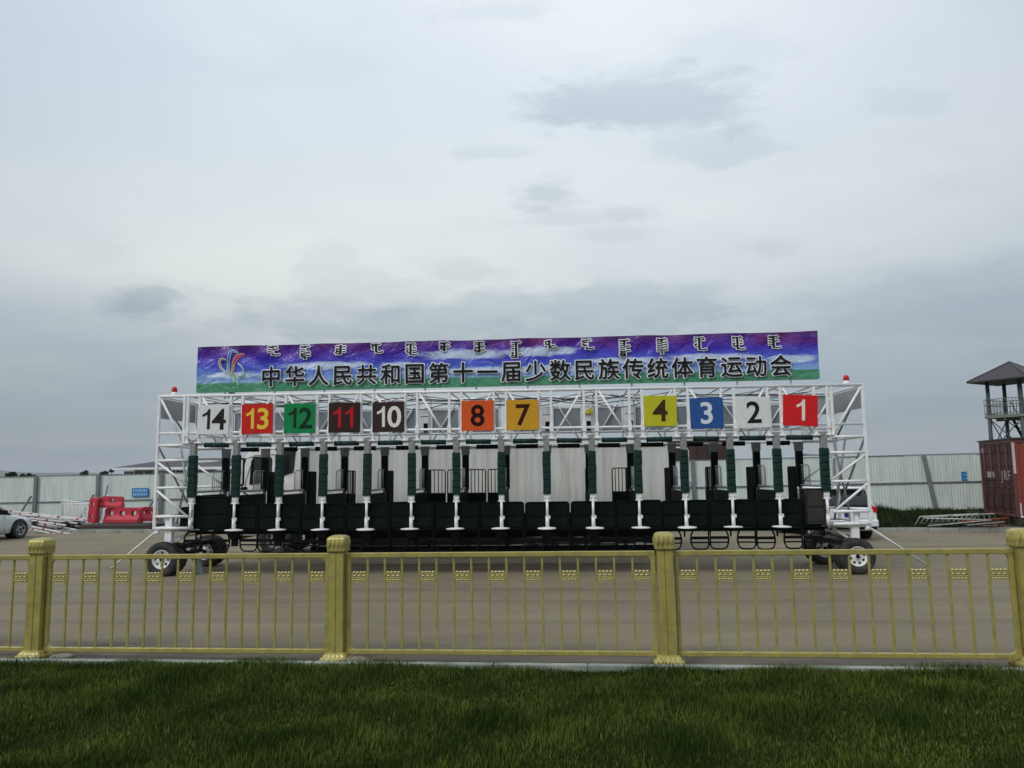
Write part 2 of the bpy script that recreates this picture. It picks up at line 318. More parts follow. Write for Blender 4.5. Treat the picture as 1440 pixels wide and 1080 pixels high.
# road: a fine sheet between railing and rear kerb
b = MB(); nx, ny = 60, 26
ring = []
for i in range(nx + 1):
    a = fl(-60 + 140 * i / nx, 0.34); a.z = 0.0; c = kl(-60 + 150 * i / nx, 0.02); c.z = 0
    ring.append([b.bm.verts.new(a.lerp(c, j / ny)) for j in range(ny + 1)])
for i in range(nx):
    for j in range(ny): b._fin([b.bm.faces.new((ring[i][j], ring[i + 1][j], ring[i + 1][j + 1], ring[i][j + 1]))])
structure(ob('road', b.mesh('road', ROAD)))
# edging stones in front of the railing
edging = structure(ob('lawn_edging', None))
for k in range(-8, 22):
    s0 = -0.4 + k * 1.0; p = fl(s0, 0.40); q = fl(s0 + 0.988, 0.40); p.z = 0.010 + max(0.0069 * s0, -0.03); q.z = 0.010 + max(0.0069 * (s0 + 1), -0.03)
    b = MB(); b.bar((0, 0, 0), tuple(q - p), 0.09, 0.11, 0.006); ob('edging_stone', b.mesh('edging_stone', EDGE), edging, p + Vector((0, 0, 0.0)))
# rear kerb
kerb = structure(ob('kerb', None))
b = MB(); b.box((0.495, 0, 0), (0.985, 0.16, 0.34), bevel=0.012); kme = b.mesh('kerb_stone', CONC)
ang = math.atan2(KD.y, KD.x)
for k in range(-16, 62): ob('kerb_stone', kme, kerb, kl(k * 1.0, 0.1, -0.035 + 0.004 * math.sin(k * 2.3)), (0, 0, ang))
# lawn ground (a gently uneven sheet from the edging to behind the camera)
b = MB(); ring = []
def lawn_z(x, y): return 0.02 + 0.0069 * max(min(x + 5.7, 14), -4) + 0.018 * math.sin(x * 0.9 + 1.3) * math.sin(y * 1.3) + 0.01 * math.sin(x * 2.7 + y * 1.9)
for i in range(81):
    r = []
    for j in range(31):
        p = fl(-40 + i, 0.46 + 24 * (j / 30.0) ** 1.6); r.append(b.bm.verts.new((p.x, p.y, lawn_z(p.x, p.y))))
    ring.append(r)
for i in range(80):
    for j in range(30): b._fin([b.bm.faces.new((ring[i][j], ring[i + 1][j], ring[i + 1][j + 1], ring[i][j + 1]))], True)
structure(ob('lawn', b.mesh('lawn', SOIL)))
# verge behind the rear kerb rising to the hoarding
HD = Vector((43.64, -3.0, 0.56)); HLEN = HD.length; HD.normalize(); HO = Vector((-23.89, 36.0, -0.10)); HN = Vector((-HD.y, HD.x, 0)).normalized()
def hl(s, off, z=0.0): return HO + HD * s + HN * off + Vector((0, 0, z))
b = MB(); ring = []
for i in range(121):
    s = i * 1.25 - 45; A = kl(s, 0.19, 0.10); t = (A - HO).dot(HD); B = hl(t, 3.0, -0.05)
    B.z = max(min(B.z, 0.9), -0.25)
    r = []
    for j in range(9):
        f = j / 8; p = A.lerp(B, f); f2 = min(f * 1.5, 1); p.z = A.z * (1 - f2) + B.z * f2 + 0.03 * math.sin(i * 1.7 + j * 2.1) * (0 < j < 8); r.append(b.bm.verts.new(p))
    ring.append(r)
for i in range(120):
    for j in range(8): b._fin([b.bm.faces.new((ring[i][j], ring[i + 1][j], ring[i + 1][j + 1], ring[i][j + 1]))], True)
structure(ob('verge', b.mesh('verge', VERGE)))
# far hills
HILL = mat('far_hill_scrub', (0.06, 0.08, 0.045), 0.95, var=0.1, scale=0.01, world_space=True)
b = MB(); ring = []
for i in range(160):
    x = -4200 + i * 52; y = 3000 + 300 * math.sin(i * 0.13)
    h = 16 + 34 * math.exp(-((x + 2300) / 700) ** 2) + 7 * math.sin(i * 0.35) + 5 * math.sin(i * 0.91 + 1) + 20 * math.exp(-((x - 3000) / 900) ** 2)
    ring.append([b.bm.verts.new((x, y - 500, -2)), b.bm.verts.new((x, y - 200, h * 0.5)), b.bm.verts.new((x, y, h)), b.bm.verts.new((x, y + 600, -5))])
for A, B in zip(ring, ring[1:]): b._fin([b.bm.faces.new((A[j], B[j], B[j + 1], A[j + 1])) for j in range(3)], True)
structure(ob('hills', b.mesh('hills', HILL)))

# ------------------------------------------------------------------ grass blades
def blades(name, pts, hmin, hmax, width, mt, lean=0.45, seed=1, tall=None):
    rng = np.random.default_rng(seed); n = len(pts)
    h = rng.uniform(hmin, hmax, n); 
    if tall is not None: h = h * tall
    a = rng.uniform(0, 2 * np.pi, n); la = rng.uniform(0, 2 * np.pi, n); ln = h * lean * rng.uniform(0.1, 1, n)
    w = width * rng.uniform(0.6, 1.3, n)
    dx, dy = np.cos(a) * w, np.sin(a) * w; lx, ly = np.cos(la) * ln, np.sin(la) * ln
    V = np.zeros((n, 5, 3)); P = pts
    V[:, 0] = P + np.stack([-dx, -dy, -0.01 + 0 * h], 1); V[:, 1] = P + np.stack([dx, dy, -0.01 + 0 * h], 1)
    V[:, 2] = P + np.stack([dx * 0.8 + lx * 0.35, dy * 0.8 + ly * 0.35, h * 0.6], 1); V[:, 3] = P + np.stack([-dx * 0.8 + lx * 0.35, -dy * 0.8 + ly * 0.35, h * 0.6], 1)
    V[:, 4] = P + np.stack([lx, ly, h], 1)
    me = bpy.data.meshes.new(name); me.vertices.add(n * 5); me.vertices.foreach_set('co', V.reshape(-1))
    idx = np.arange(n)[:, None] * 5
    loops = np.concatenate([idx + 0, idx + 1, idx + 2, idx + 3, idx + 3, idx + 2, idx + 4], 1).reshape(-1)
    me.loops.add(n * 7); me.loops.foreach_set('vertex_index', loops.astype(np.int32))
    st = np.stack([np.arange(n) * 7, np.arange(n) * 7 + 4], 1).reshape(-1); me.polygons.add(n * 2); me.polygons.foreach_set('loop_start', st.astype(np.int32))
    me.polygons.foreach_set('loop_total', np.tile([4, 3], n).astype(np.int32)); me.update(); me.validate(); me.materials.append(mt)
    return ob(name, me)
def grass_mat(name, dark, mid, dry, big=0.8, fine=14):
    mt = bpy.data.materials.new(name); mt.use_nodes = True; nt = mt.node_tree; ns = nt.nodes; ls = nt.links; bs = ns['Principled BSDF']; bs.inputs['Roughness'].default_value = 0.9; bs.inputs['Specular IOR Level'].default_value = 0.02
    g = ns.new('ShaderNodeNewGeometry')
    def nz(sc, off=0):
        mp = ns.new('ShaderNodeMapping'); mp.inputs['Location'].default_value = (off, off, 0); mp.inputs['Scale'].default_value = (1, 1, 0); ls.new(g.outputs['Position'], mp.inputs[0])
        n = ns.new('ShaderNodeTexNoise'); n.inputs['Scale'].default_value = sc; n.inputs['Detail'].default_value = 3; ls.new(mp.outputs[0], n.inputs[0]); return n.outputs[0]
    def mr(v, a, b):
        r = ns.new('ShaderNodeMapRange'); ls.new(v, r.inputs[0]); r.inputs[1].default_value = a; r.inputs[2].default_value = b; return r.outputs[0]
    m1 = ns.new('ShaderNodeMix'); m1.data_type = 'RGBA'; ls.new(mr(nz(big), 0.35, 0.65), m1.inputs[0]); m1.inputs[6].default_value = (*dark, 1); m1.inputs[7].default_value = (*mid, 1)
    m2 = ns.new('ShaderNodeMix'); m2.data_type = 'RGBA'; ls.new(mr(nz(fine, 5), 0.62, 0.8), m2.inputs[0]); ls.new(m1.outputs[2], m2.inputs[6]); m2.inputs[7].default_value = (*dry, 1)
    m3 = ns.new('ShaderNodeMix'); m3.data_type = 'RGBA'; m3.blend_type = 'MULTIPLY'; m3.inputs[0].default_value = 1; ls.new(m2.outputs[2], m3.inputs[6])
    r = ns.new('ShaderNodeMapRange'); ls.new(g.outputs['Random Per Island'], r.inputs[0]); r.inputs[3].default_value = 0.55; r.inputs[4].default_value = 1.5; ls.new(r.outputs[0], m3.inputs[7])
    ls.new(m3.outputs[2], bs.inputs['Base Color']); return mt
GRASS = grass_mat('lawn_grass', (0.024, 0.046, 0.008), (0.088, 0.120, 0.022), (0.26, 0.235, 0.08), 1.3, 10)
WEED = grass_mat('verge_weeds', (0.012, 0.024, 0.008), (0.028, 0.042, 0.014), (0.085, 0.068, 0.032), 1.4, 4)
rng = np.random.default_rng(3)
def scatter(n, smin, smax, omin, omax, power=1.0):
    s = rng.uniform(smin, smax, n); o = omin + (omax - omin) * rng.uniform(0, 1, n) ** power
    p = np.array(FO)[None] + np.array(FD)[None] * s[:, None] + np.array(FN)[None] * o[:, None]
    x = p[:, 0]; y = p[:, 1]
    z = 0.02 + 0.0069 * np.clip(x + 5.7, -4, 14) + 0.018 * np.sin(x * 0.9 + 1.3) * np.sin(y * 1.3) + 0.01 * np.sin(x * 2.7 + y * 1.9)
    return np.stack([x, y, z], 1)
P = np.concatenate([scatter(210000, -2.2, 14.5, 0.46, 5.6), scatter(70000, -9, 22, 0.46, 7.0), scatter(12000, -2.5, 14.5, 0.34, 0.54)] + [scatter(160, q, q + w_, 0.27, 0.60) for q, w_ in ((0.2, 0.5), (1.9, 0.9), (4.6, 0.4), (5.2, 1.3), (7.9, 0.5), (9.0, 0.7), (10.6, 0.9), (12.6, 0.5))])
hn = 0.85 + 0.45 * np.sin(P[:, 0] * 3.3 + 1.1 * P[:, 1]) * np.sin(P[:, 1] * 4.1 - P[:, 0] * 0.8) + 0.35 * np.sin(P[:, 0] * 1.7 + 2) * np.sin(P[:, 1] * 2.3 + P[:, 0]) + 0.25 * np.sin(P[:, 0] * 5.1) * np.sin(P[:, 1] * 6.3)
stuff(tag(blades('grass', P, 0.03, 0.085, 0.0034, GRASS, 0.75, 1, np.clip(hn, 0.45, 1.7)), 'dark green rough lawn grass in front of the golden railing', 'grass'))
P = scatter(420, -2.2, 14, 0.5, 4.6)
stuff(tag(blades('tall_grass_stems', P, 0.10, 0.20, 0.0022, grass_mat('pale_stems', (0.06, 0.07, 0.03), (0.09, 0.09, 0.045), (0.15, 0.13, 0.07)), 0.5, 2), 'pale seed stems standing above the dark lawn', 'grass'))
# small weeds in the joint between road and edging
s = rng.uniform(-2, 14, 2600); keep = (np.sin(s * 1.9) + np.sin(s * 4.3 + 1) * 0.7 + np.sin(s * 0.7)) > 0.5; s = s[keep]; o = 0.30 + rng.normal(0, 0.05, len(s))
P = np.array(FO)[None] + np.array(FD)[None] * s[:, None] + np.array(FN)[None] * o[:, None]; P[:, 2] = 0.0
stuff(tag(blades('edging_weeds', P, 0.02, 0.075, 0.003, WEED, 0.8, 5), 'small weeds along the joint of road and lawn edging', 'weeds'))
# weeds on the verge: thick on the right
def verge_pts(n, xmin, xmax, seed, dmin=0.05, dmax=0.98):
    r = np.random.default_rng(seed); x = r.uniform(xmin, xmax, n); f = r.uniform(dmin, dmax, n)
    cl = (np.sin(x * 2.1 + f * 3) + np.sin(x * 0.9 + 1) + np.sin(x * 5.3 + f * 7) * 0.7); k = cl > r.uniform(-1.9, 1.2, n); x = x[k]; f = f[k]; cl = cl[k]
    yk = 30.71 - (x + 17.43) * 0.1183 + 0.25; yh = 36.0 - (x + 23.89) * 0.0687 - 0.1; zh = np.clip(-0.1 + (x + 23.89) * 0.01283, -0.2, 0.9)
    y = yk + (yh - yk) * f; z = 0.10 + (zh - 0.10) * np.clip(f * 0.95 * 1.0, 0, 1)
    return np.stack([x, y, z], 1), cl
P, c = verge_pts(60000, 9.0, 26.0, 11)
stuff(tag(blades('verge_weeds', P, 0.10, 0.34, 0.010, WEED, 0.7, 7, np.clip(0.75 + c * 0.3 + 0.35 * np.sin(P[:, 0] * 3.1) * np.sin(P[:, 0] * 1.3 + P[:, 1] * 2), 0.25, 1.7)), 'dark wild weeds below the hoarding beside the red container', 'weeds'))
P, c = verge_pts(26000, -30.0, 9.0, 12)
stuff(tag(blades('verge_grass', P, 0.05, 0.20, 0.009, WEED, 0.7, 8), 'short scrubby grass along the foot of the hoarding', 'grass'))

# ------------------------------------------------------------------ golden railing
rail = root('railing', FO, (0, 0, 0), 'golden painted metal railing with square lotus capped posts along the lawn', 'railing')
rail.rotation_euler = Matrix((FD, Vector((0, 0, 1)).cross(FD).normalized(), FD.cross(Vector((0, 0, 1)).cross(FD).normalized()))).transposed().to_euler()
SP = 3.733
def scallop_ring(hw, z, r=0.02, n=6, amp=0.0, per=3):
    pts = []
    for side in range(4):
        a = side * math.pi / 2
        for k in range(per * n):
            t = -1 + 2 * k / (per * n); q = abs(math.sin(math.pi * per * (t + 1) / 2)); d = hw + amp * q
            x, y = d, t * hw; pts.append((x * math.cos(a) - y * math.sin(a), x * math.sin(a) + y * math.cos(a), z))
    return pts
# shaft: square tube with a groove down the middle of each face
def shaft_ring(z, h=0.085, g=0.010):
    base = [(-h, -h), (-h * 0.10, -h), (0, -h + g), (h * 0.10, -h), (h, -h)]
    pts = []
    for k in range(4):
        a = k * math.pi / 2
        for x, y in base[:-1]: pts.append((x * math.cos(a) - y * math.sin(a), x * math.sin(a) + y * math.cos(a), z))
    return pts
b = MB(); b.loft([shaft_ring(0.02), shaft_ring(1.23)], smooth=False); shaft_me = b.mesh('post_shaft', GOLD)
b = MB(); b.sm = True
prof = [(0.090, 1.222, 0), (0.102, 1.226, 0.0), (0.104, 1.238, 0.0), (0.101, 1.246, 0.003), (0.104, 1.29, 0.008), (0.105, 1.335, 0.008), (0.104, 1.366, 0.003), (0.100, 1.380, 0), (0.086, 1.396, 0), (0.06, 1.408, 0), (0.01, 1.413, 0)]
b.loft([scallop_ring(hw, z, amp=a, per=4) for hw, z, a in prof]); cap_me = b.mesh('post_cap', GOLD)
b = MB()
prof = [(0.165, -0.02, 0.0), (0.165, 0.015, 0.003), (0.160, 0.030, 0.010), (0.150, 0.050, 0.010), (0.138, 0.055, 0.0), (0.128, 0.075, 0.008), (0.112, 0.092, 0.004), (0.099, 0.10, 0)]
b.loft([scallop_ring(hw, z, amp=a, per=5) for hw, z, a in prof]); foot_me = b.mesh('post_base', GOLD)
b = MB(); b.loft([scallop_ring(hw, z, amp=a, per=7) for hw, z, a in [(0.156, 0.036, 0.004), (0.158, 0.044, 0.009), (0.150, 0.052, 0.004)]], caps=False)
foot2_me = b.mesh('post_base_beading', GOLD2)
b = MB()
for a in range(4):
    Rm = Matrix.Rotation(a * math.pi / 2, 4, 'Z')
    for k in (-1.5, -0.5, 0.5, 1.5):
        c = bmesh.new(); bmesh.ops.create_icosphere(c, subdivisions=2, radius=1); b.sm = True; b.merge(c, Rm @ Matrix.Translation((0.107, k * 0.050, 1.312)) @ Matrix.Diagonal((0.010, 0.018, 0.042, 1)))
petal_me = b.mesh('cap_petal_relief', GOLD)
for k in range(-2, 5):
    p = ob('post', shaft_me, rail, (SP * k, 0, 0)); ob('post_cap', cap_me, p); ob('post_base', foot_me, p); ob('post_base_beading', foot2_me, p); ob('cap_relief', petal_me, p)
RT = 1.205; RB = 0.075; L = SP - 0.205; hw = L / 2
b = MB()
b.bar((-hw, 0, RT - 0.028), (hw, 0, RT - 0.028), 0.05, 0.056, 0.006); b.bar((-hw, 0, RB + 0.022), (hw, 0, RB + 0.022), 0.05, 0.052, 0.006)
for sx in (-1, 1):
    b.bar((sx * (hw - 0.024), 0.001, RB + 0.04), (sx * (hw - 0.024), 0.001, RT - 0.05), 0.047, 0.047, 0.005)
    for zc, sz in ((RT - 0.056, -1), (RB + 0.048, 1)):
        x0 = sx * (hw - 0.048); A = [(x0, -0.02, zc), (x0 - sx * 0.055, -0.02, zc)] + [(x0 - sx * 0.055 * (1 - math.sin(t)), -0.02, zc + sz * 0.055 * (1 - math.cos(t))) for t in (0.3, 0.6, 0.9, 1.2)] + [(x0, -0.02, zc + sz * 0.055)]
        b.prism(A, (0, 0.04, 0))
frame_me = b.mesh('panel_frame', GOLD)
b = MB(); b.bar((0, 0, RB + 0.03), (0, 0, RT - 0.04), 0.024, 0.024, 0.003); bal_me = b.mesh('baluster', GOLD)
b = MB(); b.sm = True
for row, (z, r, n) in enumerate(((0.052, 0.016, 4), (0.014, 0.014, 3), (-0.034, 0.014, 5))):
    for i in range(n):
        c = bmesh.new(); bmesh.ops.create_icosphere(c, subdivisions=1, radius=1); x = (i - (n - 1) / 2) * 0.165 / n
        b.merge(c, Matrix.Translation((x, 0, z)) @ Matrix.Diagonal((0.165 / n * 0.58, 0.016, r, 1)))
b.sm = False
b.box((0, 0, 0.033), (0.178, 0.016, 0.012)); b.box((0, 0, -0.008), (0.178, 0.018, 0.016)); b.box((0, 0.002, 0.0), (0.17, 0.008, 0.085)); b.box((0, 0, -0.052), (0.15, 0.014, 0.010))
ros_me = b.mesh('lotus_plaque', GOLD2)
inner = L - 0.096; gap = inner / 17
for k in range(-2, 4):
    fr = ob('rail_panel', frame_me, rail, (SP * (k + 0.5), 0, 0))
    for i in range(1, 17): ob('baluster', bal_me, fr, (-inner / 2 + gap * i, 0, 0), (0, 0, random.uniform(-0.03, 0.03)))
    for i in range(0, 17, 2): ob('lotus_plaque', ros_me, fr, (-inner / 2 + gap * (i + 0.5), -0.004, 0.93), (0, 0, 0))

# ------------------------------------------------------------------ hoarding
PANEL = mat('pale_green_white_steel_sheet', (0.60, 0.675, 0.625), 0.45, var=0.06, scale=0.8, stretch=(3, 3, 0.4), dirt=(0.30, 0.31, 0.27), dirt_amt=0.45, dscale=1.1, world_space=True)
SEAM = paint('grey_steel_section', (0.16, 0.17, 0.17), 0.5, var=0.2)
POSTM = paint('grey_post_paint', (0.17, 0.19, 0.20), 0.5, var=0.15)
hd = root('hoarding', HO, (0, 0, 0), 'long pale corrugated steel hoarding with grey posts behind the yard', 'fence')
hd.rotation_euler = Matrix((HD, HN, HD.cross(HN))).transposed().to_euler()
BAY = 3.0; HH = 2.34
def corr(h, z0):
    b = MB(); n = 96; rows = [[], []]
    for i in range(n + 1):
        x = BAY * i / n; ph = i % 4; d = -0.008 if ph in (1, 2) else 0.0
        for r, z in zip(rows, (z0, z0 + h)): r.append(b.bm.verts.new((x, d, z)))
    b._fin([b.bm.faces.new((rows[0][i], rows[0][i + 1], rows[1][i + 1], rows[1][i])) for i in range(n)]); return b.mesh('corrugated_sheet', PANEL)
lo = corr(HH / 2 - 0.03, 0.0); up = corr(HH / 2 - 0.03, HH / 2 + 0.015)
b = MB(); b.bar((0, -0.035, HH / 2 - 0.005), (BAY, -0.035, HH / 2 - 0.005), 0.035, 0.05); seam = b.mesh('mid_rail', SEAM)
b = MB(); b.bar((0, 0.0, HH), (BAY, 0.0, HH), 0.06, 0.035); toprail = b.mesh('top_rail', SEAM)
b = MB(); b.box((0, -0.09, HH / 2), (0.16, 0.08, HH + 0.05), bevel=0.01); hpost = b.mesh('hoarding_post', POSTM)
b = MB(); b.bar((0, -0.14, 1.45), (0, -1.0, -0.05), 0.07, 0.07); brace = b.mesh('raking_brace', POSTM)
BCAP = paint('brace_paint', (0.30, 0.32, 0.32), 0.5)
offs = 1.85  # first post seen at the left
for k in range(-5, 22):
    s = offs + k * BAY
    for nm, me in (('corrugated_sheet', up), ('corrugated_sheet', lo), ('mid_rail', seam), ('top_rail', toprail)): ob(nm, me, hd, (s, random.uniform(-0.006, 0.006), random.uniform(-0.012, 0.012)))
    if k < 10 or k % 2 == 0 or k > 19:
        lean = 0.0 if k < 12 else R_(-6) if k > 13 else R_(2)
        
        ob('hoarding_post', hpost, hd, (s - (1.9 if k == 14 else 0), 0, 0), (0, R_(-8) if k == 14 else lean, 0))
        if k < 12: ob('raking_brace', brace, hd, (s - 0.1, 0, 0), (0, 0, R_(-25)))
BLUE = paint('sign_blue', (0.01, 0.22, 0.50), 0.4); WPRINT = paint('white_print', (0.75, 0.76, 0.76), 0.5)
def hoard_local(wx, wz, wy): # point on the hoarding from a world position
    v = Vector((wx, wy, wz)) - HO; return v.dot(HD)
s_sign = hoard_local(-17.1, 1.45, 35.3)
sg = tag(ob('wall_sign', None, None, hl(s_sign, -0.06, 1.50), hd.rotation_euler), 'small blue sign with two rows of white writing on the left hoarding', 'sign')
b = MB(); b.box((0, 0, 0), (0.78, 0.02, 0.40), bevel=0.004); ob('sign_plate', b.mesh('sign_plate', BLUE), sg)
b = MB(); rr = random.Random(4)
for row in (0.085, -0.085):
    for i in range(8):
        x = -0.30 + i * 0.086; 
        for q in range(3): b.box((x, -0.0125, row + (q - 1) * 0.04), (0.06 * rr.uniform(0.6, 1), 0.003, 0.014))
        b.box((x + rr.uniform(-0.02, 0.02), -0.0125, row), (0.014, 0.0034, 0.105))
ob('sign_print', b.mesh('sign_print', WPRINT), sg)
s_E = hoard_local(19.2, 1.95, 33)
eme = text_mesh('E', 0.50, BLUE, 0.035, 0.004)
tag(ob('painted_letter', eme, None, hl(s_E, -0.05, 1.23), (math.pi / 2, 0, math.atan2(HD.y, HD.x))), 'blue capital letter E on the hoarding left of the red container', 'letter')

# ------------------------------------------------------------------ wheels
def wheel_meshes(R, W, rimR, rim_mt, holes=8, hole_r=0.035, hole_at=0.62):
    """axis along local Y, outer face towards -Y"""
    Mx = Matrix.Rotation(math.pi / 2, 4, 'X')
    b = MB(); h = W / 2
    prof = [(rimR, -h * 0.8), (rimR + 0.02, -h), (R * 0.9, -h), (R * 0.975, -h * 0.82), (R, -h * 0.55), (R, h * 0.55), (R * 0.975, h * 0.82), (R * 0.9, h), (rimR + 0.02, h), (rimR, h * 0.8)]
    b.lathe(prof, 36, Mx)
    for i in range(36):
        a = 2 * math.pi * i / 36
        b.box((math.cos(a) * R, 0, math.sin(a) * R), (0.012, W * 0.85, 0.02), Euler((0, -a, 0)))
    ty = b.mesh('tyre', TYRE)
    b = MB()
    b.lathe([(rimR, h * 0.9), (rimR, -h * 0.85), (rimR - 0.012, -h * 0.9), (rimR - 0.025, -h * 0.6), (rimR * 0.8, -h * 0.35), (rimR * 0.55, -h * 0.45), (rimR * 0.36, -h * 0.5), (rimR * 0.33, -h * 0.62), (0.001, -h * 0.62)][::1], 32, Matrix.Rotation(math.pi / 2, 4, 'X'))
    for v in b.bm.verts: v.co.y = -v.co.y if False else v.co.y
    b.mi = 1
    for i in range(holes):
        a = 2 * math.pi * (i + 0.3) / holes; r = rimR * hole_at
        c = bmesh.new(); bmesh.ops.create_circle(c, cap_ends=True, segments=10, radius=1)
        b.sm = False; b.merge(c, Matrix.Translation((math.cos(a) * r, h * 0.455 if False else h * 0.46, math.sin(a) * r)) @ Matrix.Rotation(-a, 4, 'Y') @ Matrix.Rotation(math.pi / 2, 4, 'X') @ Matrix.Diagonal((hole_r * 0.8, hole_r * 1.15, 1, 1)))
    b.tube((0, h * 0.62, 0), (0, h * 0.8, 0), rimR * 0.2, 12)
    rm = b.mesh('rim', rim_mt, BLACK)
    # lathe above maps +z profile to -y: flip so that the dished face looks to -Y
    for me in (rm,):
        ys = [v.co.y for v in me.vertices]
    return ty, rm
def put_wheel(parent, loc, ty, rm, face=-1, name='wheel', rot=0.0):
    w = ob(name, ty, parent, loc, (0, rot, 0 if face > 0 else math.pi)); ob('rim', rm, w); return w

# ------------------------------------------------------------------ starting gate
GA = R_(-3.272); GO = Vector((-0.2747, 16.634, 0))
gate = root('starting_gate', GO, (0, 0, GA), 'long white fourteen stall horse racing starting gate on trailer wheels', 'starting gate')
U0 = -6.80; SU = 0.975; UC = [U0 + SU * i for i in range(15)]; DV = 1.75
TOP = 3.925; MID = 3.10; LOW = 2.88; ROLL = 2.84
UL, UR = -7.61, 7.71
def G(name, b, mt, parent=gate, loc=(0, 0, 0), **k):
    o = ob(name, b.mesh(name, *(mt if isinstance(mt, tuple) else (mt,))), parent, loc); return o
TB = 0.052
for v in (0, DV):
    for z, r in ((TOP, 0.034), (MID, 0.028)):
        b = MB(); b.tube((UL, v, z), (UR, v, z), r, 10); G('chord', b, WHITE)
b = MB(); b.tube((U0 - 0.8, 0.06, ROLL), (UC[-1] + 0.85, 0.06, ROLL), 0.022, 8); G('roller_bar', b, WHITE)
b = MB(); b.tube((U0 - 0.8, DV + 0.03, ROLL - 0.05), (UC[-1] + 0.85, DV + 0.03, ROLL - 0.05), 0.018, 8); G('roller_bar', b, WHITE)
# verticals in pairs beside every column, with a foot plate
b = MB(); b.box((0, 0, (TOP + LOW) / 2), (0.055, 0.055, TOP - LOW), bevel=0.005); b.box((0, 0, LOW), (0.15, 0.12, 0.035), bevel=0.004); b.box((0.0, -0.035, MID + 0.0), (0.085, 0.02, 0.16)); vert_me = b.mesh('truss_vertical', WHITE)
b = MB(); b.box((0, 0, (TOP + LOW) / 2), (0.05, 0.05, TOP - LOW), bevel=0.005); vert2_me = b.mesh('truss_vertical', WHITE)
for i, u in enumerate(UC):
    for du in (-0.15, 0.12):
        ob('truss_vertical', vert_me, gate, (u + du, 0.001, 0)); ob('truss_vertical', vert2_me, gate, (u + du, DV + 0.001, 0))
for i in range(14):
    a, c = UC[i] + 0.17, UC[i + 1] - 0.2
    # zig-zag: stalls counted from the right carry numbers 1..14
    dn = i % 2 == 0 if i < 5 else (i % 2 == 1)
    for v, flip in ((0.0, False), (DV, True)):
        d = dn != flip; b = MB()
        b.tube((a, v, TOP - 0.03) if d else (c, v, TOP - 0.03), (c, v, LOW + 0.03) if d else (a, v, LOW + 0.03), 0.024 if v == 0 else 0.018, 8)
        G('truss_diagonal', b, WHITE)
# cross members front to back
b = MB(); b.tube((0, 0.02, 0), (0, DV - 0.02, 0), 0.02, 8); cross_me = b.mesh('cross_member', WHITE)
for i, u in enumerate(UC):
    for z in (TOP, MID): ob('cross_member', cross_me, gate, (u - 0.15, 0, z))
    ob('cross_member', cross_me, gate, (u + 0.12, 0, TOP))
for i in range(14):
    b = MB(); a, c = (UC[i], UC[i + 1]) if i % 2 else (UC[i + 1], UC[i]); b.tube((a, 0.05, TOP - 0.05), (c, DV - 0.05, TOP - 0.05), 0.016, 6); G('roof_brace', b, WHITE)
# blue-grey boards and white control boxes on the rear truss
for i in range(14):
    a, c = UC[i] + 0.16, UC[i + 1] - 0.17
    b = MB(); b.box(((a + c) / 2, DV + 0.05, 3.395), (c - a, 0.02, 0.54), bevel=0.004); o = G('rear_board', b, GREYP)
    b = MB(); b.bar((a - 0.04, DV + 0.045, 3.70), (c + 0.04, DV + 0.045, 3.70), 0.05, 0.06, 0.005); ob('board_rail', b.mesh('board_rail', WHITE), o)
YEL = paint('yellow_paint', (0.7, 0.6, 0.08), 0.4)
for i in (5, 8, 9, 10):
    u = UC[i] + (-0.02 if i != 10 else 0.0)
    b = MB(); b.box((u, DV + 0.02, 3.42), (0.235, 0.14, 0.60), bevel=0.012); o = G('control_box', b, WHITE)
    b = MB(); b.box((u + 0.035, DV - 0.052, 3.245), (0.10, 0.012, 0.22)); ob('box_window', b.mesh('box_window', BLACK), o); b = MB(); b.box((u, DV - 0.052, 3.52), (0.19, 0.008, 0.012)); ob('box_lid_gap', b.mesh('box_lid_gap', BLACK), o)
b = MB(); b.prism([(UC[9] - 0.12, DV - 0.1, 3.56), (UC[9] + 0.12, DV - 0.1, 3.68), (UC[9] + 0.12, DV - 0.1, 3.56), (UC[9], DV - 0.1, 3.52)], (0, 0.04, 0)); G('yellow_flag_plate', b, YEL)
# sagging cables along the top truss
CAB = paint('cable_sheath', (0.05, 0.055, 0.055), 0.5)
for q, (v, z, am) in enumerate(((0.5, 3.80, 0.05), (0.9, 3.86, 0.04), (1.3, 3.78, 0.07), (DV - 0.1, 3.82, 0.03))):
    pts = [(UL + 0.8 + (UR - UL - 1.6) * k / 120, v + 0.08 * math.sin(k * 0.21 + q), z + am * math.sin(k * 0.31 + q * 2) - am * abs(math.sin(k * math.pi / 14.0 + q))) for k in range(121)]
    b = MB(); b.path(pts, 0.011, 5); G('cable', b, CAB)

# front posts
b = MB(); b.box((0, 0, 2.77), (0.13, 0.12, 0.36), bevel=0.008); b.box((0, -0.062, 2.90), (0.15, 0.01, 0.06))
for z in (2.65, 2.7, 2.8): b.tube((-0.035, -0.06, z), (-0.035, -0.072, z), 0.012, 6); b.tube((0.035, -0.06, z), (0.035, -0.072, z), 0.012, 6)
brk = b.mesh('bracket', GALV)
b = MB(); n = 5; PH_ = (2.60 - 1.69) / 6
b.loft([[(0.083 * sx * (1 if abs(k) < 9 else 1), 0, 0) for k in (0,)] for sx in ()], caps=False) if False else None
b.box((0, 0, -PH_ / 2), (0.164, 0.150, PH_ - 0.006), bevel=0.010, seg=1); b.box((0, 0, -0.004), (0.13, 0.12, 0.02)); b.mi = 1; b.box((0, -0.0, -PH_ + 0.006), (0.172, 0.158, 0.016), bevel=0.003); padseg = b.mesh('pad_segment', PAD, BLACK)
b = MB(); b.box((0, 0, 1.62), (0.115, 0.10, 0.14), bevel=0.006); b.box((0, 0, 1.545), (0.15, 0.12, 0.016)); b.mi = 1
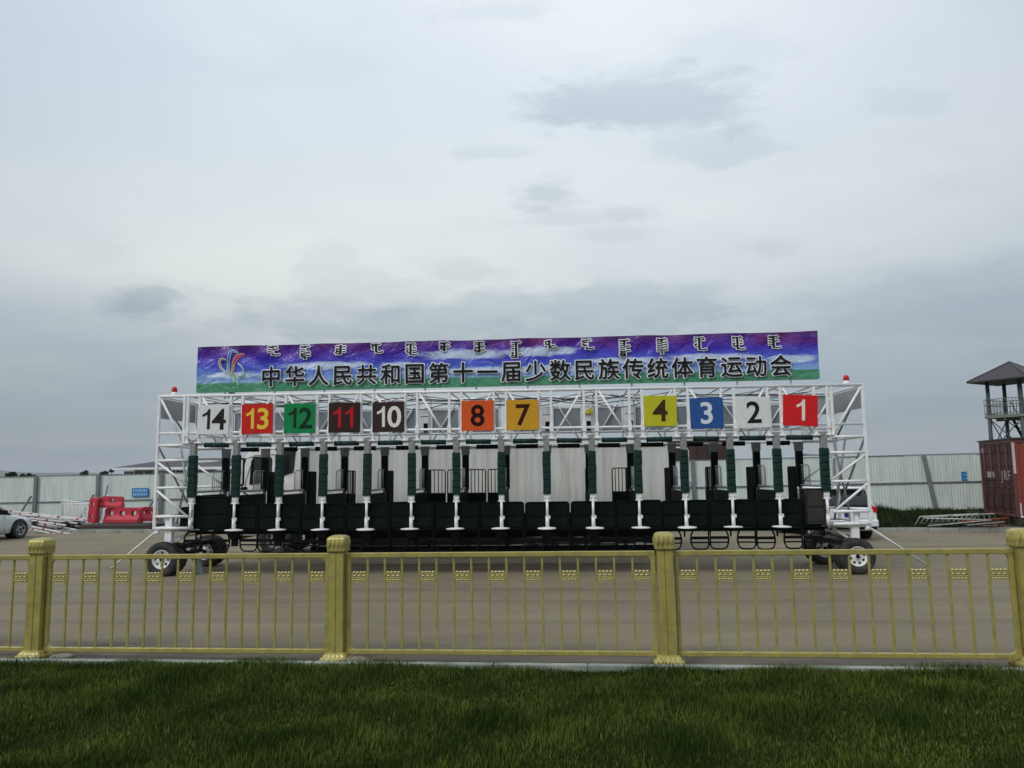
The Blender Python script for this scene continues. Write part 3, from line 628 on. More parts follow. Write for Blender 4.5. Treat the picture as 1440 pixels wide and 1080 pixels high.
for sx in (-1, 1): b.tube((sx * 0.036, -0.05, 1.60), (sx * 0.036, -0.056, 1.60), 0.011, 6)
capm = b.mesh('post_cap', WHITE, BLACK)
b = MB(); b.tube((0, 0, 1.54), (0, 0, 1.20), 0.028, 12); b.tube((0, 0, 1.22), (0, 0, 0.99), 0.040, 12); b.box((0.045, -0.01, 1.20), (0.04, 0.04, 0.07), bevel=0.006); b.tube((0, 0, 1.215), (0, 0, 1.225), 0.05, 12)
polem = b.mesh('step_pole', WHITE)
b = MB(); b.lathe([(0.001, 1.0), (0.10, 0.998), (0.19, 0.985), (0.2, 0.975), (0.19, 0.962), (0.10, 0.955), (0.001, 0.953)], 28); discm = b.mesh('step_disc', WHITE)
b = MB(); b.box((0, 0.02, 0.86), (0.20, 0.16, 0.17), bevel=0.01); b.box((0, 0.05, 0.70), (0.13, 0.10, 0.16), bevel=0.01); mount = b.mesh('step_mount', BLACK)
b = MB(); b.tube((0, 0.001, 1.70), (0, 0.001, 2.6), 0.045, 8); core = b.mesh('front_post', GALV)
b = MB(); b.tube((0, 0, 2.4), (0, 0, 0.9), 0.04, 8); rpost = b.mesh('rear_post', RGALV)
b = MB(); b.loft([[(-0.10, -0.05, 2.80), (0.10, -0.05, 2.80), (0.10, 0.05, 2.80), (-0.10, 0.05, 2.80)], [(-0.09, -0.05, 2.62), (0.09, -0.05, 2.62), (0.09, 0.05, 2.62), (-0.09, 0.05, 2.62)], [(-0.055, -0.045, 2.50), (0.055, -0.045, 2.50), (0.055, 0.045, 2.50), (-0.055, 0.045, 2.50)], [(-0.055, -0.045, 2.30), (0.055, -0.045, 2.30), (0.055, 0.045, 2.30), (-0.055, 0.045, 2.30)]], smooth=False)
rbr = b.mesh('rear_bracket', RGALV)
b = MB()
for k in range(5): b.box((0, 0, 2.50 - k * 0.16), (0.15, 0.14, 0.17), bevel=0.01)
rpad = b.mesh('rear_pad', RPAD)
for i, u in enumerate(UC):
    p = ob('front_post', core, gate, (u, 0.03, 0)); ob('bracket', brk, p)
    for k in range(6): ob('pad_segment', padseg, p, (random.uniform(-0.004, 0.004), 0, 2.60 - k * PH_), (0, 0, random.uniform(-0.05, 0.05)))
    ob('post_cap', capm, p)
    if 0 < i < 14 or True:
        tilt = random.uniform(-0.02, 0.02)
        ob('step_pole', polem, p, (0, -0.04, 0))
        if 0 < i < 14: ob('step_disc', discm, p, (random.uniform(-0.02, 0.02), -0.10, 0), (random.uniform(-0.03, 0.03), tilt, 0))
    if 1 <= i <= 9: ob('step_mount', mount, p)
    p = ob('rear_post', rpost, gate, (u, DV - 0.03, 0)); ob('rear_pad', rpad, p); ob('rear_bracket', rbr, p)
# rollers
def roller(r, L_, mt):
    b = MB(); b.tube((-L_ / 2, 0, 0), (L_ / 2, 0, 0), r, 14); 
    for x in (-L_ / 2 + 0.01, 0.0 - L_ * 0.22, L_ * 0.22, L_ / 2 - 0.02): b.tube((x, 0, 0), (x + 0.018, 0, 0), r * 1.12, 14)
    return b.mesh('padded_roller', mt)
rf = roller(0.052, 0.54, PAD); rb = roller(0.052, 0.52, RPAD)
for i in range(14):
    ob('padded_roller', rf, gate, (UC[i] + 0.50 + random.uniform(-0.03, 0.03), 0.06, ROLL - 0.012), (0, random.uniform(-0.015, 0.015), 0))
    ob('padded_roller', rb, gate, (UC[i] + 0.50 + random.uniform(-0.04, 0.04), DV + 0.03, ROLL - 0.06))
# front doors with foot hoops
def leaf_mesh(w, z0, z1, th=0.05, r=0.07):
    b = MB(); pts = []
    for cx, cz, a0 in ((w - 0.02, z0 + 0.02, -90), (w - r, z1 - r, 0), (r, z1 - r, 90), (0.02, z0 + 0.02, 180)):
        rr = r if cz > z0 + 0.1 else 0.02
        for k in range(4): a = R_(a0 + 30 * k); pts.append((cx + rr * math.cos(a), -th / 2, cz + rr * math.sin(a)))
    b.prism(pts, (0, th, 0)); b.box((w / 2, -th / 2 - 0.006, z0 + (z1 - z0) * 0.70), (w * 0.80, 0.03, (z1 - z0) * 0.44), bevel=0.014); b.box((w / 2, -th / 2 - 0.006, z0 + (z1 - z0) * 0.24), (w * 0.80, 0.03, (z1 - z0) * 0.36), bevel=0.014); b.box((w / 2, -th / 2 - 0.004, z0 + (z1 - z0) * 0.36), (w * 0.94, 0.012, 0.02)); b.box((w / 2, -th / 2 - 0.004, z0 + (z1 - z0) * 0.12), (w * 0.94, 0.012, 0.02))
    b.path([(w * 0.03, -th / 2 - 0.01, z0), (w * 0.03, -th / 2 - 0.01, z1 - r), (w * 0.03 + r * 0.6, -th / 2 - 0.01, z1 - 0.012), (w * 0.97 - r * 0.6, -th / 2 - 0.01, z1 - 0.012), (w * 0.97, -th / 2 - 0.01, z1 - r), (w * 0.97, -th / 2 - 0.01, z0)], 0.011, 5)
    return b.mesh('front_door', DOOR)
def hoop_mesh(w, sgn):
    """foot hoop below a leaf; the side next to the post is pulled in and rounded"""
    b = MB(); z1, z0 = 0.95, 0.50; xi = w - 0.015; xo = 0.085
    P = [(xi, 0, z1), (xi, 0, z0 + 0.08), (xi - 0.03, 0, z0 + 0.025), (xi - 0.09, 0, z0), (xo + 0.12, 0, z0), (xo + 0.045, 0, z0 + 0.03), (xo + 0.01, 0, z0 + 0.11), (xo, 0, 0.70), (xo + 0.01, 0, 0.80), (xo + 0.05, 0, 0.89), (xo + 0.12, 0, z1)]
    if sgn < 0: P = [(w - x, y, z) for x, y, z in P]
    b.path(P, 0.019, 6)
    xa, xb = (xo, xi) if sgn > 0 else (w - xi, w - xo)
    b.bar((xa, 0, 0.735), (xb, 0, 0.735), 0.035, 0.06); b.bar((xa, 0, 0.64), (xb, 0, 0.64), 0.03, 0.03)
    return b.mesh('foot_hoop', BLACK)
LW = SU / 2 - 0.012
leafm = leaf_mesh(LW, 0.945, 1.535); hoopA = hoop_mesh(LW, 1); hoopB = hoop_mesh(LW, -1)
for i in range(14):
    if i == 0: continue
    for sgn in (0, 1):
        x = UC[i] + 0.008 if sgn == 0 else UC[i] + SU / 2 + 0.005
        o = ob('front_door', leafm, gate, (x, 0.12, random.uniform(-0.016, 0.016)), (random.uniform(-0.02, 0.02), random.uniform(-0.008, 0.008), random.uniform(-0.035, 0.035)))
        ob('foot_hoop', hoopA if sgn == 0 else hoopB, o)
big = leaf_mesh(0.86, 0.96, 1.70, r=0.04)
o = ob('front_door', big, gate, (UC[0] + 0.02, 0.14, 0), (0, 0, 0)); o['label'] = 'tall dark panel closing the end stall'
ob('foot_hoop', hoopB, o, (0.42, 0, 0)); ob('foot_hoop', hoopA, o, (-0.30, 0, 0))
o = ob('front_door', leaf_mesh(0.24, 0.96, 1.48), gate, (UC[0] - 0.27, 0.10, 0))
o = ob('front_door', leaf_mesh(0.40, 1.02, 1.76, r=0.03), gate, (UC[-1] - 0.43, 0.06, 0)); o['label'] = 'brown black raised end panel'
setmat(o.data, mat('brown_black_panel', (0.022, 0.02, 0.016), 0.55, var=0.3, scale=4))
# partitions between stalls
b = MB(); b.box((0, 0.95, 1.33), (0.09, 1.5, 0.78), bevel=0.03, seg=2); part = b.mesh('partition', DOOR)
b = MB(); b.tube((0, 0.15, 1.80), (0, 1.66, 1.80), 0.026, 10); prail = b.mesh('partition_rail', SHEET)
b = MB(); b.path([(0, 1.02, 1.80), (0, 1.02, 2.16), (0, 1.06, 2.23), (0, 1.14, 2.26), (0, 1.66, 2.26)], 0.013, 6)
for k in range(5): b.tube((0, 1.12 + 0.11 * k, 1.80), (0, 1.12 + 0.11 * k, 2.26), 0.006, 5)
pbars = b.mesh('partition_bars', SHEET)
b = MB(); b.box((0, 0.9, 0.93), (0.06, 1.6, 0.05)); b.tube((0, 0.3, 0.93), (0, 0.3, 0.75), 0.02, 6); psill = b.mesh('partition_sill', BLACK)
for i, u in enumerate(UC):
    o = ob('partition', part, gate, (u, 0, 0)); ob('partition_rail', prail, o); ob('partition_bars', pbars, o); ob('partition_sill', psill, o)
# rear leaves
def rear_leaf(w, barred=True):
    b = MB(); b.box((w / 2, 0, 1.32), (w - 0.02, 0.05, 0.74), bevel=0.01)
    me = b.mesh('rear_door', RPAD)
    b = MB(); r = 0.05
    b.path([(0.01, 0, 0.95), (0.01, 0, 2.24 - r), (0.01 + r * 0.3, 0, 2.24 - r * 0.3), (0.01 + r, 0, 2.24), (w - 0.01 - r, 0, 2.24), (w - 0.01 - r * 0.3, 0, 2.24 - r * 0.3), (w - 0.01, 0, 2.24 - r), (w - 0.01, 0, 0.95)], 0.015, 6)
    n = 5
    for k in range(1, n): b.tube((w * k / n, 0, 1.66), (w * k / n, 0, 2.24), 0.011, 5)
    return me, b.mesh('rear_door_bars', BLACK)
rl, rbm = rear_leaf(SU / 2 - 0.04)
b = MB(); b.box((0.23, 0, 1.6), (0.40, 0.045, 1.28), bevel=0.02); rsolid = b.mesh('rear_door', RPAD)
for i in range(14):
    closed = i in (5, 6); half = i == 9
    for sgn in (0, 1):
        x = UC[i] + 0.02 if sgn == 0 else UC[i + 1] - 0.02
        if closed: o = ob('rear_door', rl, gate, (x, DV + 0.16, 0), (0, 0, 0 if sgn == 0 else math.pi)); ob('rear_door_bars', rbm, o)
        elif half and sgn == 1: o = ob('rear_door', rl, gate, (x, DV + 0.16, 0), (0, 0, math.pi + R_(-28))); ob('rear_door_bars', rbm, o)
        else:
            a = R_(83 - (i * 5 % 4)) if i < 7 else R_(95 + (i * 5 % 5) + (5 if i > 9 else 0))
            if (i + sgn) % 3 == 0: o = ob('rear_door', rl, gate, (x, DV + 0.16, 0), (0, 0, a)); ob('rear_door_bars', rbm, o)
            else: ob('rear_door', rsolid, gate, (x, DV + 0.16, 0), (0, 0, a))
# lower longitudinal beams
b = MB(); b.box(((U0 + UC[-1]) / 2, DV + 0.05, 0.86), (UC[-1] - U0, 0.10, 0.12), bevel=0.01); G('chassis_beam', b, BLACK)
for v in (0.30, 1.2):
    b = MB(); b.box(((U0 + UC[-1]) / 2, v, 0.90), (UC[-1] - U0, 0.06, 0.07), bevel=0.01); G('chassis_beam', b, BLACK)
TEAL = paint('dull_teal_steel', (0.012, 0.028, 0.025), 0.5, var=0.3)
for z_, h_, mt_ in ((0.30, 0.24, BLACK), (0.535, 0.11, TEAL), (0.70, 0.14, BLACK)): b = MB(); b.box((-0.5, 2.15, z_), (8.6, 0.08, h_), bevel=0.01); G('gap_darkener', b, mt_)  # black and teal bars added to darken the see-through gap under the gate
for k in range(10):
    b = MB(); b.box((-4.7 + k * 0.94, 2.10, 0.62), (0.07, 0.07, 0.5)); G('gap_darkener_hanger', b, BLACK)  # hangers for the added darkening bars
# end towers
def tower(us, ui, sg):
    """us: outer u, ui: inner u, sg: -1 left / +1 right"""
    for v in (0, DV):
        b = MB(); b.box((us, v, 2.48), (0.06, 0.06, 2.94), bevel=0.006); G('tower_upright', b, WHITE)
        b = MB(); b.box((ui, v, 3.38), (0.055, 0.055, 1.05), bevel=0.006); G('tower_upright', b, WHITE)
        for z, t in ((2.83, 0.03), (2.50, 0.03), (1.90, 0.028), (1.275, 0.032), (1.02, 0.036)):
            b = MB(); b.tube((us, v - 0.001, z), (us - sg * 0.76, v - 0.001, z), t, 8); G('tower_rail', b, WHITE)
        for p, q in (((us, TOP), (ui, LOW)), ((us, 2.47), (us - sg * 0.74, 1.93)), ((us, 1.86), (us - sg * 0.70, 1.30))):
            b = MB(); b.tube((p[0], v, p[1]), (q[0], v, q[1]), 0.026, 8); G('tower_diagonal', b, WHITE)
        b = MB(); b.box((us - sg * 0.38, v, 1.15), (0.04, 0.04, 0.24)); G('tower_rail', b, WHITE)
    for z in (TOP, 2.83, 1.90, 1.275, 1.02):
        b = MB(); b.tube((us, 0.03, z), (us, DV - 0.03, z), 0.024, 8); G('tower_cross_member', b, WHITE)
    for p, q in (((us, 0.0, TOP), (us, DV, 2.83)), ((us, 0, 2.83), (us, DV, 1.30)), ((us - sg * 0.35, 0.9, 2.85), (us - sg * 0.1, 0.8, 1.05)), ((us - sg * 0.1, 0.85, 2.85), (us - sg * 0.42, 0.9, 1.05))):
        b = MB(); b.tube(p, q, 0.024, 8); G('tower_diagonal', b, SHEET)
    b = MB(); b.box((us, DV / 2, 3.66), (0.02, DV - 0.1, 0.44)); b.box((us + sg * 0.012, DV / 2, 3.66), (0.01, 0.02, 0.44)); G('side_sheet', b, SHEET)
    b = MB(); b.box((us - sg * 0.40, DV + 0.06, 3.66), (0.66, 0.02, 0.44)); G('side_sheet', b, SHEET)
    # wheel leg
    b = MB(); b.box((us - sg * 0.30, 0.10, 0.88), (0.16, 0.14, 0.84), bevel=0.012); G('wheel_leg', b, WHITE)
    b = MB(); b.tube((us - sg * 0.30, 0.10, 0.62), (us - sg * 0.72, 0.3, 0.95), 0.03, 8); b.tube((us - sg * 0.3, 0.1, 0.95), (us - sg * 1.0, 0.25, 0.98), 0.025, 8); b.tube((us - sg * 0.3, 0.1, 0.80), (us - sg * 1.0, 0.6, 0.88), 0.02, 8); G('leg_brace', b, WHITE)
    b = MB(); b.tube((us - sg * 0.3, 0.10, 0.40), (us - sg * 0.3, 1.9, 0.40), 0.05, 10); b.box((us - sg * 0.5, 0.9, 0.62), (0.3, 1.6, 0.10), bevel=0.01); G('axle', b, BLACK)
    b = MB(); b.box((us - sg * 0.52, 0.7, 0.98), (0.9, 1.2, 0.03)); G('deck_plate', b, SHEET)
    # tow bar leaning outwards to the road
    b = MB(); b.tube((us, 0.05, 0.93), (-9.30 if sg < 0 else 9.34, 1.32 if sg < 0 else 1.17, 0.02), 0.024, 8); b.tube((us - sg * 0.02, 0.03, 0.93), (us - sg * 0.10, 0.03, 0.93), 0.05, 8); G('prop_leg', b, WHITE)
tower(UL, -7.03, -1); tower(UR, 7.06, 1)
TY, RM = wheel_meshes(0.365, 0.20, 0.205, RIM, 8, 0.026, 0.66)
for u, v, rr in ((-7.35, -0.06, 0.2), (-7.22, 1.72, 0.9), (7.36, -0.06, 0.5), (7.30, 1.72, 0.1)):
    put_wheel(gate, (u, v, 0.365), TY, RM, 1 if False else -1, rot=rr)
for u, v in ((-7.33, 0.20), (-7.20, 1.98), (7.34, 0.20), (7.28, 1.98)): put_wheel(gate, (u, v, 0.365), TY, RM, 1, rot=u)
# mud flap / small grey wedge behind the left wheel
b = MB(); b.prism([(-6.78, 0.4, 0.36), (-6.66, 0.4, 0.0), (-6.92, 0.4, 0.0)], (0, 0.1, 0)); G('wheel_chock', b, SHEET)
# beacons
RED = paint('red_beacon_lens', (0.45, 0.015, 0.02), 0.15)
for u in (-7.33, 7.43):
    b = MB(); b.lathe([(0.001, 0), (0.075, 0), (0.075, 0.03), (0.06, 0.035), (0.06, 0.07), (0.05, 0.075)], 16); o = G('beacon', b, WHITE, loc=(u, 0.1, TOP + 0.03))
    b = MB(); b.lathe([(0.058, 0.07), (0.062, 0.10), (0.058, 0.15), (0.045, 0.18), (0.02, 0.195), (0.001, 0.198)], 16); ob('beacon_lens', b.mesh('beacon_lens', RED), o)
# number boards
DKN = paint('black_number', (0.012, 0.010, 0.010), 0.5)
BN = {14: (-6.335, (0.70, 0.73, 0.72), (0.02, 0.018, 0.015), 0.0), 13: (-5.345, (0.56, 0.018, 0.012), (0.80, 0.55, 0.06), 0.0), 12: (-4.395, (0.006, 0.22, 0.065), (0.006, 0.03, 0.015), 0.0),
      11: (-3.40, (0.032, 0.014, 0.012), (0.50, 0.012, 0.02), 0.0), 10: (-2.43, (0.034, 0.020, 0.017), (0.75, 0.72, 0.68), 0.0), 8: (-0.476, (0.66, 0.095, 0.018), (0.02, 0.004, 0.004), 0.0),
      7: (0.498, (0.60, 0.31, 0.02), (0.035, 0.010, 0.004), 0.0), 4: (3.447, (0.50, 0.49, 0.022), (0.05, 0.022, 0.008), 0.6), 3: (4.424, (0.022, 0.085, 0.28), (0.62, 0.68, 0.78), -1.0), 2: (5.41, (0.68, 0.72, 0.70), (0.012, 0.014, 0.016), -0.6), 1: (6.38, (0.62, 0.014, 0.016), (0.80, 0.72, 0.62), 2.6)}
NAMES = {14: 'white', 13: 'red', 12: 'green', 11: 'dark brown', 10: 'dark brown', 8: 'orange', 7: 'amber', 4: 'yellow', 3: 'blue', 2: 'white', 1: 'red'}
for n, (u, bc, nc, tilt) in BN.items():
    w = 0.70 if n not in (1, 2) else 0.72; zc = 3.385 if n > 4 else {4: 3.43, 3: 3.365, 2: 3.365, 1: 3.395}[n]
    b = MB(); b.box((0, 0, 0), (w, 0.022, 0.655), bevel=0.003)
    bm_ = mat('board_paint_%d' % n, bc, 0.42, var=0.07, scale=4, dirt=tuple(x * 0.6 for x in bc), dirt_amt=0.35, dscale=5, spec=0.2)
    o = ob('number_board', b.mesh('number_board', bm_), gate, (u, -0.065, zc), (0, R_(tilt + 0.5 * math.sin(n * 2.3)), 0))
    o['label'] = '%s board with the number %d' % (NAMES[n], n)
    b = MB()
    for sx in (-1, 1): b.box((sx * (w / 2 - 0.012), 0.02, -0.02), (0.03, 0.03, 0.72))
    ob('board_strap', b.mesh('board_strap', WHITE), o)
    NM = paint('number_paint_%d' % n, nc, 0.55, spec=0.12)
    sz = 0.64; ink = 0.018
    s = str(n)
    if len(s) == 2:
        for ch, dx in ((s[0], -0.135), (s[1], 0.135)):
            me = text_mesh(ch, sz, NM, ink, 0.001); ob('number', me, o, (dx, -0.0135, -0.215), (math.pi / 2, 0, 0))
    else:
        me = text_mesh(s, sz, NM, ink, 0.001); ob('number', me, o, (0.0 if n != 1 else 0.03, -0.0135, -0.215), (math.pi / 2, 0, 0))

# ------------------------------------------------------------------ banner
BW, BH = 13.63, 1.035
def banner_mat():
    mt = bpy.data.materials.new('printed_banner_cloth'); mt.use_nodes = True; nt = mt.node_tree; ns = nt.nodes; ls = nt.links; bs = ns['Principled BSDF']; bs.inputs['Roughness'].default_value = 0.3
    t = ns.new('ShaderNodeTexCoord'); sp = ns.new('ShaderNodeSeparateXYZ'); ls.new(t.outputs['UV'], sp.inputs[0]); u, v = sp.outputs[0], sp.outputs[1]
    def mm(*a, **k): return M_(*a, nodes=ns, links=ls, **k)
    def noise(sx, sy, det=5, off=0.0, dist=0.0):
        c = ns.new('ShaderNodeCombineXYZ'); ls.new(mm('MULTIPLY', u, sx), c.inputs[0]); ls.new(mm('MULTIPLY', v, sy), c.inputs[1]); c.inputs[2].default_value = off
        n = ns.new('ShaderNodeTexNoise'); n.inputs['Scale'].default_value = 1; n.inputs['Detail'].default_value = det; n.inputs['Roughness'].default_value = 0.6; n.inputs['Distortion'].default_value = dist; ls.new(c.outputs[0], n.inputs[0]); return n.outputs[0]
    def rng_(x, a, b, c=0.0, d=1.0):
        r = ns.new('ShaderNodeMapRange'); r.interpolation_type = 'SMOOTHSTEP'; ls.new(x, r.inputs[0])
        for i, q in enumerate((a, b, c, d)): r.inputs[i + 1].default_value = q
        return r.outputs[0]
    def mx(f, a, b):
        n = ns.new('ShaderNodeMix'); n.data_type = 'RGBA'
        for s, q in ((n.inputs[0], f), (n.inputs[6], a), (n.inputs[7], b)):
            if isinstance(q, tuple): s.default_value = (*q, 1)
            elif isinstance(q, (int, float)): s.default_value = q
            else: ls.new(q, s)
        return n.outputs[2]
    rp = ns.new('ShaderNodeValToRGB'); ls.new(mm('ADD', v, mm('MULTIPLY', mm('SUBTRACT', noise(9, 1.2, 3, 2.0), 0.5), 0.22)), rp.inputs[0]); e = rp.color_ramp.elements
    e[0].position = 0.20; e[0].color = (0.26, 0.42, 0.68, 1); e[1].position = 1.0; e[1].color = (0.085, 0.016, 0.17, 1)
    for p, c in ((0.36, (0.13, 0.25, 0.68)), (0.50, (0.06, 0.095, 0.58)), (0.68, (0.055, 0.032, 0.48)), (0.84, (0.080, 0.014, 0.32))): q = e.new(p); q.color = (*c, 1)
    c = mx(mm('MULTIPLY', rng_(noise(6, 1, 3, 7.0), 0.5, 0.68), rng_(v, 0.6, 0.9)), rp.outputs[0], (0.17, 0.02, 0.15))
    # cloud print: long white streaks in three heaps
    def heap(u0, w, v0, h):
        a = mm('DIVIDE', mm('SUBTRACT', u, u0), w); b_ = mm('DIVIDE', mm('SUBTRACT', v, v0), h)
        return mm('SUBTRACT', 1.0, mm('SQRT', mm('ADD', mm('MULTIPLY', a, a), mm('MULTIPLY', b_, b_))), clamp=True)
    hs = None
    for q in ((0.215, 0.10, 0.52, 0.13), (0.44, 0.10, 0.70, 0.16), (0.56, 0.09, 0.72, 0.15), (0.83, 0.10, 0.50, 0.13), (0.06, 0.07, 0.36, 0.10), (0.96, 0.05, 0.44, 0.12), (0.34, 0.05, 0.5, 0.1), (0.70, 0.08, 0.48, 0.1), (0.52, 0.3, 0.34, 0.1)):
        h = heap(*q); hs = h if hs is None else mm('MAXIMUM', hs, h)
    st = noise(30, 7, 6, 1.0, 0.3)
    c = mx(rng_(mm('ADD', mm('MULTIPLY', hs, 0.9), mm('MULTIPLY', mm('SUBTRACT', st, 0.5), 1.1)), 0.12, 0.50, 0, 0.85), c, (0.58, 0.70, 0.86))
    g = mx(noise(160, 26, 5, 3.0), (0.025, 0.18, 0.085), (0.10, 0.36, 0.21))
    gv = mm('ADD', v, mm('MULTIPLY', mm('SUBTRACT', noise(30, 1, 4, 9.0), 0.5), 0.07))
    c = mx(rng_(gv, 0.205, 0.185), c, g)
    # creases in the cloth
    h1 = noise(34, 3.0, 4, 5.0, 1.6); h2 = noise(90, 5.0, 3, 8.0, 0.8)
    bp = ns.new('ShaderNodeBump'); bp.inputs['Strength'].default_value = 0.8; bp.inputs['Distance'].default_value = 0.05; ls.new(mm('ADD', h1, mm('MULTIPLY', h2, 0.35)), bp.inputs['Height']); ls.new(bp.outputs[0], bs.inputs['Normal'])
    ls.new(c, bs.inputs['Base Color']); return mt
def conform(o, dx=0.0, dz=0.0):
    """lay a printed shape on the wrinkled cloth"""
    up = abs(o.rotation_euler.x) < 0.1 and (o.parent is bn)
    p = o.parent; flat = (p is not bn and abs(p.rotation_euler.x) > 0.1) or abs(o.rotation_euler.x) > 0.1
    base = o.location if p is bn else p.location
    for v in o.data.vertices:
        if flat: v.co.z -= wrinkle(base.x + v.co.x, base.z + v.co.y)
        else: v.co.y += wrinkle(base.x + v.co.x, base.z + v.co.z)
BM = banner_mat()
bn = root('banner', GO + Matrix.Rotation(GA, 3, 'Z') @ Vector((0.034, 0.0, 4.03)), (0, R_(-0.29), GA), 'long purple, blue and green printed banner lettered above the starting gate', 'banner')
b = MB(); nx, nz = 220, 18
ringv = []; uvs = []
def wrinkle(x, z):
    t = min(max(z / BH, 0), 1)
    return 1.1 * (0.012 * math.sin(x * 2.1 + 3 * t) * (0.4 + 0.6 * t) + 0.008 * math.sin(x * 5.3 + 7 * t + math.sin(x)) + 0.013 * math.sin((x * 7 - z * 11)) * math.exp(-((t - 0.95) / 0.4) ** 2) + 0.010 * math.sin((x * 6 + z * 13)) * math.exp(-((x + 5.4) / 0.9) ** 2)
            + 0.012 * math.exp(-((x - z * 0.7 - 6.0) / 0.07) ** 2) * t + 0.012 * math.exp(-((x + z * 0.6 - 6.5) / 0.06) ** 2) * t + 0.010 * math.exp(-((x + z * 1.4 + 1.6) / 0.08) ** 2) * t + 0.010 * math.exp(-((x + z * 1.8 + 4.3) / 0.09) ** 2) + 0.009 * math.exp(-((x + z * 1.5 - 3.4) / 0.08) ** 2))
for i in range(nx + 1):
    x = -BW / 2 + BW * i / nx
    ringv.append([b.bm.verts.new((x, wrinkle(x, BH * j / nz), BH * j / nz + (0.012 * math.sin(x * 1.3) if j == 0 else 0) + 0.006 * math.sin(x * 2.9) * (j == nz))) for j in range(nz + 1)])
uvl = b.bm.loops.layers.uv.new('UVMap')
for i in range(nx):
    for j in range(nz):
        f = b.bm.faces.new((ringv[i][j], ringv[i + 1][j], ringv[i + 1][j + 1], ringv[i][j + 1])); f.smooth = True
        for lp, (a, c) in zip(f.loops, ((i, j), (i + 1, j), (i + 1, j + 1), (i, j + 1))): lp[uvl].uv = (a / nx, c / nz)
ob('banner_cloth', b.mesh('banner_cloth', BM), bn)
b = MB(); b.bar((-BW / 2 + 0.02, 0.085, 0.02), (BW / 2 - 0.02, 0.085, 0.02), 0.03, 0.04); b.bar((-BW / 2 + 0.02, 0.085, BH - 0.05), (BW / 2 - 0.02, 0.085, BH - 0.05), 0.03, 0.04); ob('banner_batten', b.mesh('banner_batten', WHITE), bn)
b = MB(); b.bar((0, 0.105, -0.16), (0, 0.105, BH - 0.05), 0.04, 0.03); upm = b.mesh('banner_upright', WHITE)
for k in range(12): ob('banner_upright', upm, bn, (-6.2 + k * 1.13, 0, 0.02))
b = MB(); b.box((-6.05, 0.09, -0.06), (0.12, 0.08, 0.16), (0, 0.6, 0)); ob('banner_clamp', b.mesh('banner_clamp', PAD), bn)
INK = paint('dark_print', (0.012, 0.012, 0.015), 0.55, spec=0.15); OUTL = paint('white_print_outline', (0.85, 0.87, 0.90), 0.5)
def on_banner(px, py):
    """place on the banner cloth measured as fractions of the photographed banner"""
    fx = (px - 276.5) / 875.0; top = 487 - 22.5 * fx; bot = 551 - 19 * fx; fz = (bot - py) / (bot - top)
    # perspective foreshortening towards the right
    k = 0.047; u = fx * (1 + k * 0.5) / (1 + k * fx * 0.5 + k * 0.25 * 0)
    u = fx + 0.0235 * fx * (1 - fx)
    return -BW / 2 + BW * u, fz * BH
TXT = '中华人民共和国第十一届少数民族传统体育运动会'
for k, ch in enumerate(TXT):
    px = 384 + (1098 - 384) * k / 21; py = 528.5 - 0.0215 * (px - 384)
    x, z = on_banner(px, py + 0.5)
    s = 0.475
    g0 = text_mesh(ch, s, INK); 
    o = ob('character', fatten(g0, 0.008, 8, INK), bn, (x, -0.052, z - 0.37 * s), (math.pi / 2, 0, 0)); conform(o)
    conform(ob('character_outline', fatten(g0, 0.029, 16, OUTL), o, (0, 0, -0.020)))
# vertical script words: spine, teeth, bows and tails as ribbons
def ribbon(b, pts, w, y):
    pts = [Vector((p[0], p[1])) for p in pts]
    for p, q in zip(pts, pts[1:]):
        d = (q - p); L_ = d.length
        if L_ < 1e-5: continue
        d /= L_; n = Vector((-d.y, d.x)) * w / 2; a = p - d * w * 0.35; c = q + d * w * 0.35
        b.poly([(a.x + n.x, y, a.y + n.y), (c.x + n.x, y, c.y + n.y), (c.x - n.x, y, c.y - n.y), (a.x - n.x, y, a.y - n.y)])
def script(h, teeth, bow, tail, top, side):
    S = []; H_ = h; w = 0.075
    S.append(([(0, H_ / 2), (0, -H_ / 2)], 0.050))
    n = teeth
    for i in range(n):
        z = H_ / 2 - H_ * (i + 0.6) / (n + 0.6); S.append(([(0, z), (-0.085, z + 0.02), (-0.10, z + 0.01)], 0.020))
    if top: S.append(([(0, H_ / 2 - 0.01), (0.07, H_ / 2 + 0.015), (0.10, H_ / 2 - 0.01)], 0.022)); S.append(([(0, H_ / 2 - 0.005), (-0.10, H_ / 2 + 0.01)], 0.02))
    for z in side: S.append(([(0, z * H_), (0.07, z * H_ + 0.012), (0.10, z * H_ + 0.02), (0.11, z * H_)], 0.020))
    if bow: z = (bow - 0.5) * H_; S.append(([(0, z + 0.04), (-0.07, z + 0.035), (-0.09, z), (-0.06, z - 0.03), (0, z - 0.03)], 0.022))
    if tail == 1: S.append(([(0, -H_ / 2), (0.09, -H_ / 2 - 0.015), (0.15, -H_ / 2)], 0.024))
    if tail == 2: S.append(([(0.02, -H_ / 2), (-0.09, -H_ / 2 + 0.0), (-0.11, -H_ / 2 + 0.03), (-0.08, -H_ / 2 + 0.045)], 0.022))
    return S
